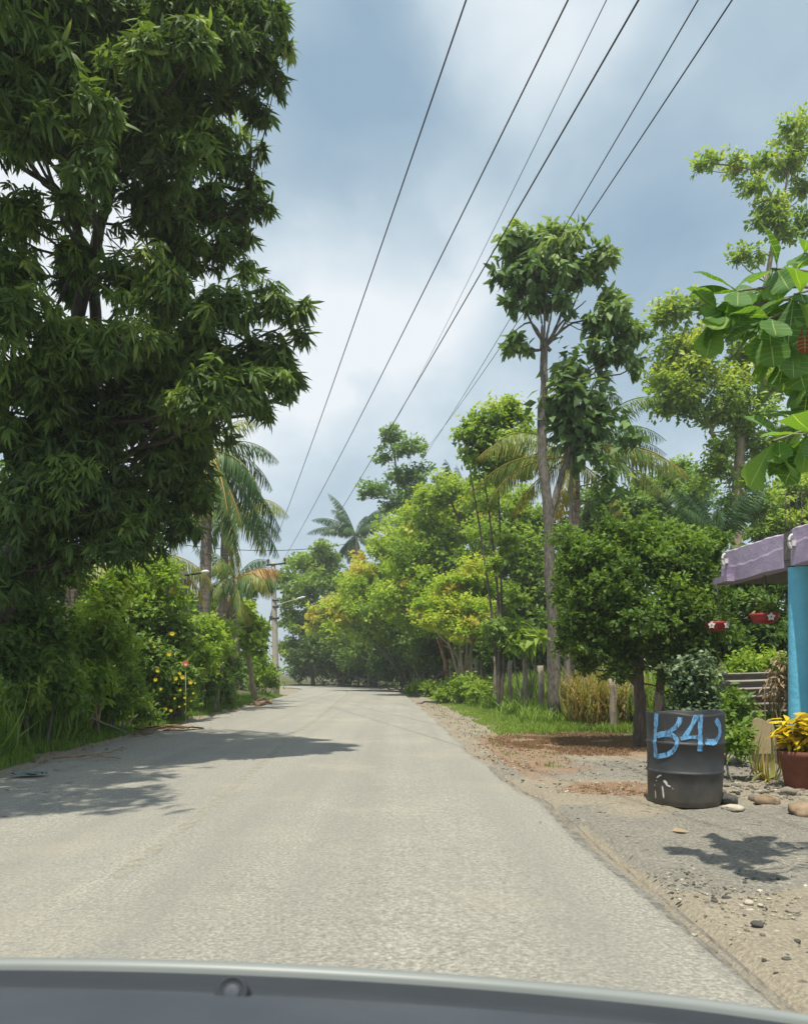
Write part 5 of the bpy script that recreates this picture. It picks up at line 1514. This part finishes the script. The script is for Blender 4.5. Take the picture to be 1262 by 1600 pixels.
# ------------------------------------------------------------------ utility poles and lines
UP = on_ground(P(432, 1080, 41.7)[0], 41.7, .3)
ptop = P(427, 879, 41.7)
pole = thing('utility_pole', UP, 'leaning concrete utility pole with crossarm and lamp arm left of the road bend', 'utility pole')
a = MB()
a.tube(curve(UP, ptop, n=8), np.linspace(.19, .12, 8), 14)
a.build('shaft', M['concrete'], pole, attr=False)
a = MB()
ca, cb = P(416, 883, 41.6), P(447, 880, 41.6)
a.tube([ca, cb], .055, 6)
ca_ = a.build('crossarm', M['metal_dark'], pole, attr=False)
ins = {}
for px in (419, 445):
    c = P(px, 881 if px < 430 else 879, 41.6)
    a = MB()
    a.lathe(c, [(.02, 0), (.03, .08), (.08, .10), (.06, .16), (.09, .18), (.06, .25), (.01, .28)], 12)
    a.build('insulator', M['porcelain'], pole, attr=False)
    ins[px] = c + (0, 0, .28)
a = MB()
a.tube(poly([P(433, 946, 41.6), P(450, 940, 41.3), P(464, 936, 41.1)], 8), .028, 6)
la = a.build('lamp_arm', M['concrete'], pole, attr=False)
a = MB()
a.tube([P(462, 937, 41.1), P(466, 935, 41.1), P(474, 933, 41.05), P(477, 932.5, 41.05)], [.02, .05, .05, .02], 8)
a.build('lamp_head', M['lamp_white'], pole, attr=False)
for yy in (938, 948, 966):
    a = MB()
    c = P(429.5 + (yy - 880) * .015, yy, 41.7)
    a.lathe(c, [(.001, -.05), (.19, -.05), (.19, .05), (.001, .05)], 14)
    if yy == 966: a.box(c + (-.22, -.05, 0), (.2, .15, .22))
    a.build('steel_band', M['metal_dark'], pole, attr=False)
a = MB()
a.tube(curve(P(428, 938, 41.6), np.array([P(400, 1000, 44)[0], 44, .2]) * [1, 1, 1] , n=4), .03, 5)
a.build('guy_wire', M['wire'], pole, attr=False)
# farther double-arm pole
fb = on_ground(P(388, 1060, 62)[0], 62, .3)
fp = thing('utility_pole', fb, 'distant utility pole with two crossarms half hidden by the palm fronds', 'utility pole')
a = MB()
a.tube(curve(fb, P(387, 916, 62), n=5), np.linspace(.2, .13, 5), 10)
a.build('shaft', M['concrete'], fp, attr=False)
for yy, x0, x1 in ((919, 374, 398), (937, 373, 401)):
    a = MB()
    a.tube([P(x0, yy, 61.9), P(x1, yy, 61.9)], .07, 6)
    a.build('crossarm', M['metal_dark'], fp, attr=False)
# wooden lamp pole in front of the palm
lb = on_ground(P(280, 1100, 19.8)[0], 19.8, .2)
lp = thing('street_lamp', lb, 'street lamp with white head on a brown wooden pole in the left shrubs', 'street lamp')
a = MB()
a.tube(curve(lb, P(288, 893, 19.8), (.03, 0, 0), 9, .008), np.linspace(.115, .085, 9), 10, wob=.04)
a.build('pole', M['bark_dark'], lp, attr=False)
a = MB()
a.tube([P(288, 899, 19.7), P(302, 897, 19.4), P(317, 894, 19.2)], .03, 7)
a.build('arm', M['metal_dark'], lp, attr=False)
a = MB()
a.tube([P(315, 895, 19.2), P(318, 894, 19.2), P(323, 893, 19.15), P(327, 893, 19.15)], [.025, .05, .045, .02], 10)
a.build('lamp_head', M['lamp_white'], lp, attr=False)
# small red sign
sg0 = on_ground(P(291, 1050, 18.0)[0], 18.0, .1)
sg = thing('small_sign', sg0, 'small red and white marker sign on a post above the yellow flowers', 'sign')
a = MB()
a.tube([sg0, P(290, 1032, 18.0)], .008, 6)
a.build('post', M['post'], sg, attr=False)
a = MB()
a.box(P(290.5, 1037, 17.96), (.12, .012, .13))
pn = a.build('plate', noisemat('red_plate', (.55, .08, .05), (.65, .13, .09), 6), sg, attr=False)
a = MB()
a.box(P(290.5, 1038.5, 17.95), (.05, .012, .045))
a.build('emblem', M['lamp_white'], pn, attr=False)

def far(px, py, Y): return P(px, py, Y)
def wire(label, px0, end, r, sag=.5, Z0=8.6):
    Yn = (Z0 - H) * F / HY
    n0 = np.array([(px0 - CX) / F * Yn, Yn, Z0])
    e = np.asarray(end, float)
    d = (e - n0) / np.linalg.norm(e - n0)
    s0 = n0 - d * 16
    k = 40
    t = np.linspace(0, 1, k)[:, None]
    p_ = s0 + (e - s0) * t
    tn = 16 / np.linalg.norm(e - s0)
    sg_ = 4 * t * (1 - t)
    # keep the wire through n0
    p_ = p_ - np.array([0, 0, 1]) * (sg_ * sag - 4 * tn * (1 - tn) * sag * (1 - t) / (1 - tn))
    a = MB()
    a.tube(p_, r, 6)
    return tag(a.build('power_line', M['wire'], attr=False), label, 'power line', 'overhead power lines')
wire('leftmost overhead line, running down to the left insulator of the utility pole', 728, ins[419], .010, .5)
wire('second overhead line from the left, ending at the right insulator of the pole', 887, ins[445], .0105, .5)
wire('thin faint overhead line, third from the left', 947, far(598, 690, 58), .006, .5)
wire('thick dark overhead line, fourth from the left, vanishing behind the far palm', 997, far(478, 880, 66), .0125, .5)
wire('thin overhead line, fifth from the left, passing behind the tall tree crown', 1090, far(640, 745, 55), .009, .5)
wire('rightmost overhead line, passing behind the tall tree crown', 1143, far(655, 715, 50), .010, .5)
a = MB()
a.tube(curve(P(290, 852, 40), P(540, 850, 52), (0, 0, -.35), 16), .02, 5)
tag(a.build('service_line', M['wire'], attr=False), 'single cable strung across the road between palm and treetops', 'cable')

# ------------------------------------------------------------------ tropical almond at the right, near the camera
ab = on_ground(4.3, 4.6, .05)
alm = thing('almond_tree', ab, 'big-leaved tree whose bright leathery leaves reach in from the right edge', 'tree')
tm, cm = MB(), MB()
tipz = [P(1205, 420, 4.4), P(1150, 455, 4.3), P(1120, 490, 4.4), P(1195, 500, 4.2), P(1240, 460, 4.2), P(1225, 540, 4.3), P(1255, 520, 4.5), P(1265, 580, 4.5), P(1255, 680, 4.0), P(1205, 690, 4.1), P(1240, 655, 4.6), P(1255, 395, 4.6), P(1185, 455, 4.7), P(1215, 490, 4.6)]
tipz = [t for t in tipz]
trunk_top = np.array([4.1, 4.7, 2.5])
tm.tube(poly([ab, (4.25, 4.6, 1.2), trunk_top, (4.0, 4.9, 4.2)], 16, .01), np.linspace(.13, .06, 16), 10, wob=.05)
hub = np.array([2.75, 4.5, 3.35])
hub2 = np.array([2.7, 4.3, 2.55])
tm.tube(poly([trunk_top, (3.4, 4.6, 3.2), hub], 9), np.linspace(.05, .025, 9), 8)
tm.tube(poly([trunk_top - (0, 0, .4), (3.4, 4.4, 2.4), hub2], 9), np.linspace(.045, .02, 9), 8)
others = [np.array([4.4 + rng.normal(0, .6), 4.9 + rng.normal(0, .5), 3.9 + rng.normal(0, .6)]) for k in range(22)]
others = [o_ for o_ in others if o_[0] / o_[1] > .74]
def whorl(t, hb, nl, Lr=(.19, .29), tints=None):
    tm.tube(curve(hb, t, (0, 0, .05), 6), np.linspace(.012, .006, 6), 6, cap=False)
    ax = nrm(t - hb)
    an = rng.uniform(0, 6.28) + np.arange(nl) * 2.4
    s1 = nrm(np.cross(ax, (0, 0, 1.)))
    s2 = np.cross(ax, s1)
    f = np.cos(an)[:, None] * s1 + np.sin(an)[:, None] * s2 + ax * rng.uniform(.25, .9, (nl, 1)) + np.array([0, 0, -.8]) * rng.uniform(.2, 1.6, (nl, 1))
    scatter(cm, T_obovate(.32, rng.uniform(.15, .4)), np.repeat(t[None], nl, 0) - ax * rng.uniform(0, .06, (nl, 1)), f, np.array([[0, -.25, 1.]]) + rng.normal(0, .35, (nl, 3)), rng.uniform(*Lr, nl), np.clip(rng.normal(.42, .22, nl), 0, .85) if tints is None else tints)
for i, t in enumerate(tipz):
    whorl(t, hub if t[2] > 2.7 else hub2, 8 if t[2] > 2.75 else 6)
for t in others:
    whorl(t, np.array([4.05, 4.8, 3.7]), 9)
# one old leaf turned red
scatter(cm, T_obovate(.3, .2), P(1256, 500, 4.15)[None], np.array([[.05, -.1, -1.]]), np.array([[0, -1., .2]]), .17, 1.0)
tm.build('trunk', M['bark_grey'], alm)
cm.build('crown', M['almond'], alm)

# ------------------------------------------------------------------ the car the photograph is taken from: rear edge of its bonnet
car = thing('car', (-.4, 1.2, 0), 'pale car bonnet and dark cowl of the car along the bottom edge', 'car')
paint = noisemat('pale_car_paint', (.20, .22, .215), (.24, .26, .255), 2, .42, spec=.4, coat=.0)
cowlm = noisemat('cowl_plastic', (.026, .031, .038), (.036, .042, .051), 6, .65)
dashm = noisemat('grey_dash_plastic', (.046, .054, .070), (.062, .072, .090), 5, .6)
xs = np.linspace(-1.32, .52, 60)
def hl(x): return .853 - .067 * (x + .5) ** 2 - .02 * np.clip(np.abs(x + .4) - .75, 0, 1) ** 1
prof = [(.939, -.035), (.941, -.009), (.945, -.004), (.950, -.003), (.960, -.006), (1.0, -.020), (1.08, -.052), (1.2, -.10), (1.35, -.18), (1.5, -.25), (1.58, -.36), (1.60, -.52)]
V = np.array([[[x, y - .10 * ((x + .4) / .95) ** 2 * 0, hl(x) + dz] for x in xs] for y, dz in prof])
a = MB()
a.grid(V[:, ::-1])
a.build('bonnet', paint, car, attr=False)
a = MB()
xs2 = np.linspace(-1.3, .52, 40)
V = np.array([[[x, y, hl(x) + dz] for x in xs2] for y, dz in [(.937, -.30), (.937, -.012), (.90, .002), (.85, .010), (.80, .021), (.79, .0), (.79, -.3)]])
a.grid(V[:, ::-1])
a.build('cowl', cowlm, car, attr=False)
a = MB()
V = np.array([[[x, y, hl(x) + dz] for x in xs2] for y, dz in [(.785, -.3), (.785, .022), (.775, .034), (.74, .046), (.60, .08), (.45, .10), (.40, .05), (.40, -.3)]])
a.grid(V[:, ::-1])
a.build('dashboard', dashm, car, attr=False)
nz = P(362, 1557, .752) + np.array([0, 0, .004])
a = MB()
def disc(c, prof_):
    """lathe whose axis points at -y (towards the seats)"""
    b_ = MB()
    b_.lathe((0, 0, 0), prof_, 28)
    v = np.vstack(b_.v)
    v = np.stack([v[:, 0], v[:, 1] * .6 - v[:, 2] * .8, v[:, 1] * .8 + v[:, 2] * .6], 1)
    b_.v = [v + np.asarray(c)]
    return b_
disc(nz, [(.016, -.03), (.016, .0), (.0135, .004), (.012, .001), (.009, .001)]).build('washer_nozzle', cowlm, car, attr=False)
disc(nz, [(.0085, -.006), (.0085, .001), (.007, .002), (.001, .002)]).build('nozzle_cap', dashm, car, attr=False)

# ------------------------------------------------------------------ humid air
m, nt, out = newmat('humid_air')
v_ = N(nt, 'ShaderNodeVolumePrincipled')
v_.inputs['Color'].default_value = (.93, .96, 1, 1)
v_.inputs['Density'].default_value = .0013
v_.inputs['Anisotropy'].default_value = .2
nt.links.new(v_.outputs[0], out.inputs['Volume'])
a = MB()
a.box((0, 620, 10.25), (2400, 2000, 22.5))
hz = a.build('haze', m, attr=False)
tag(hz, kind='stuff')
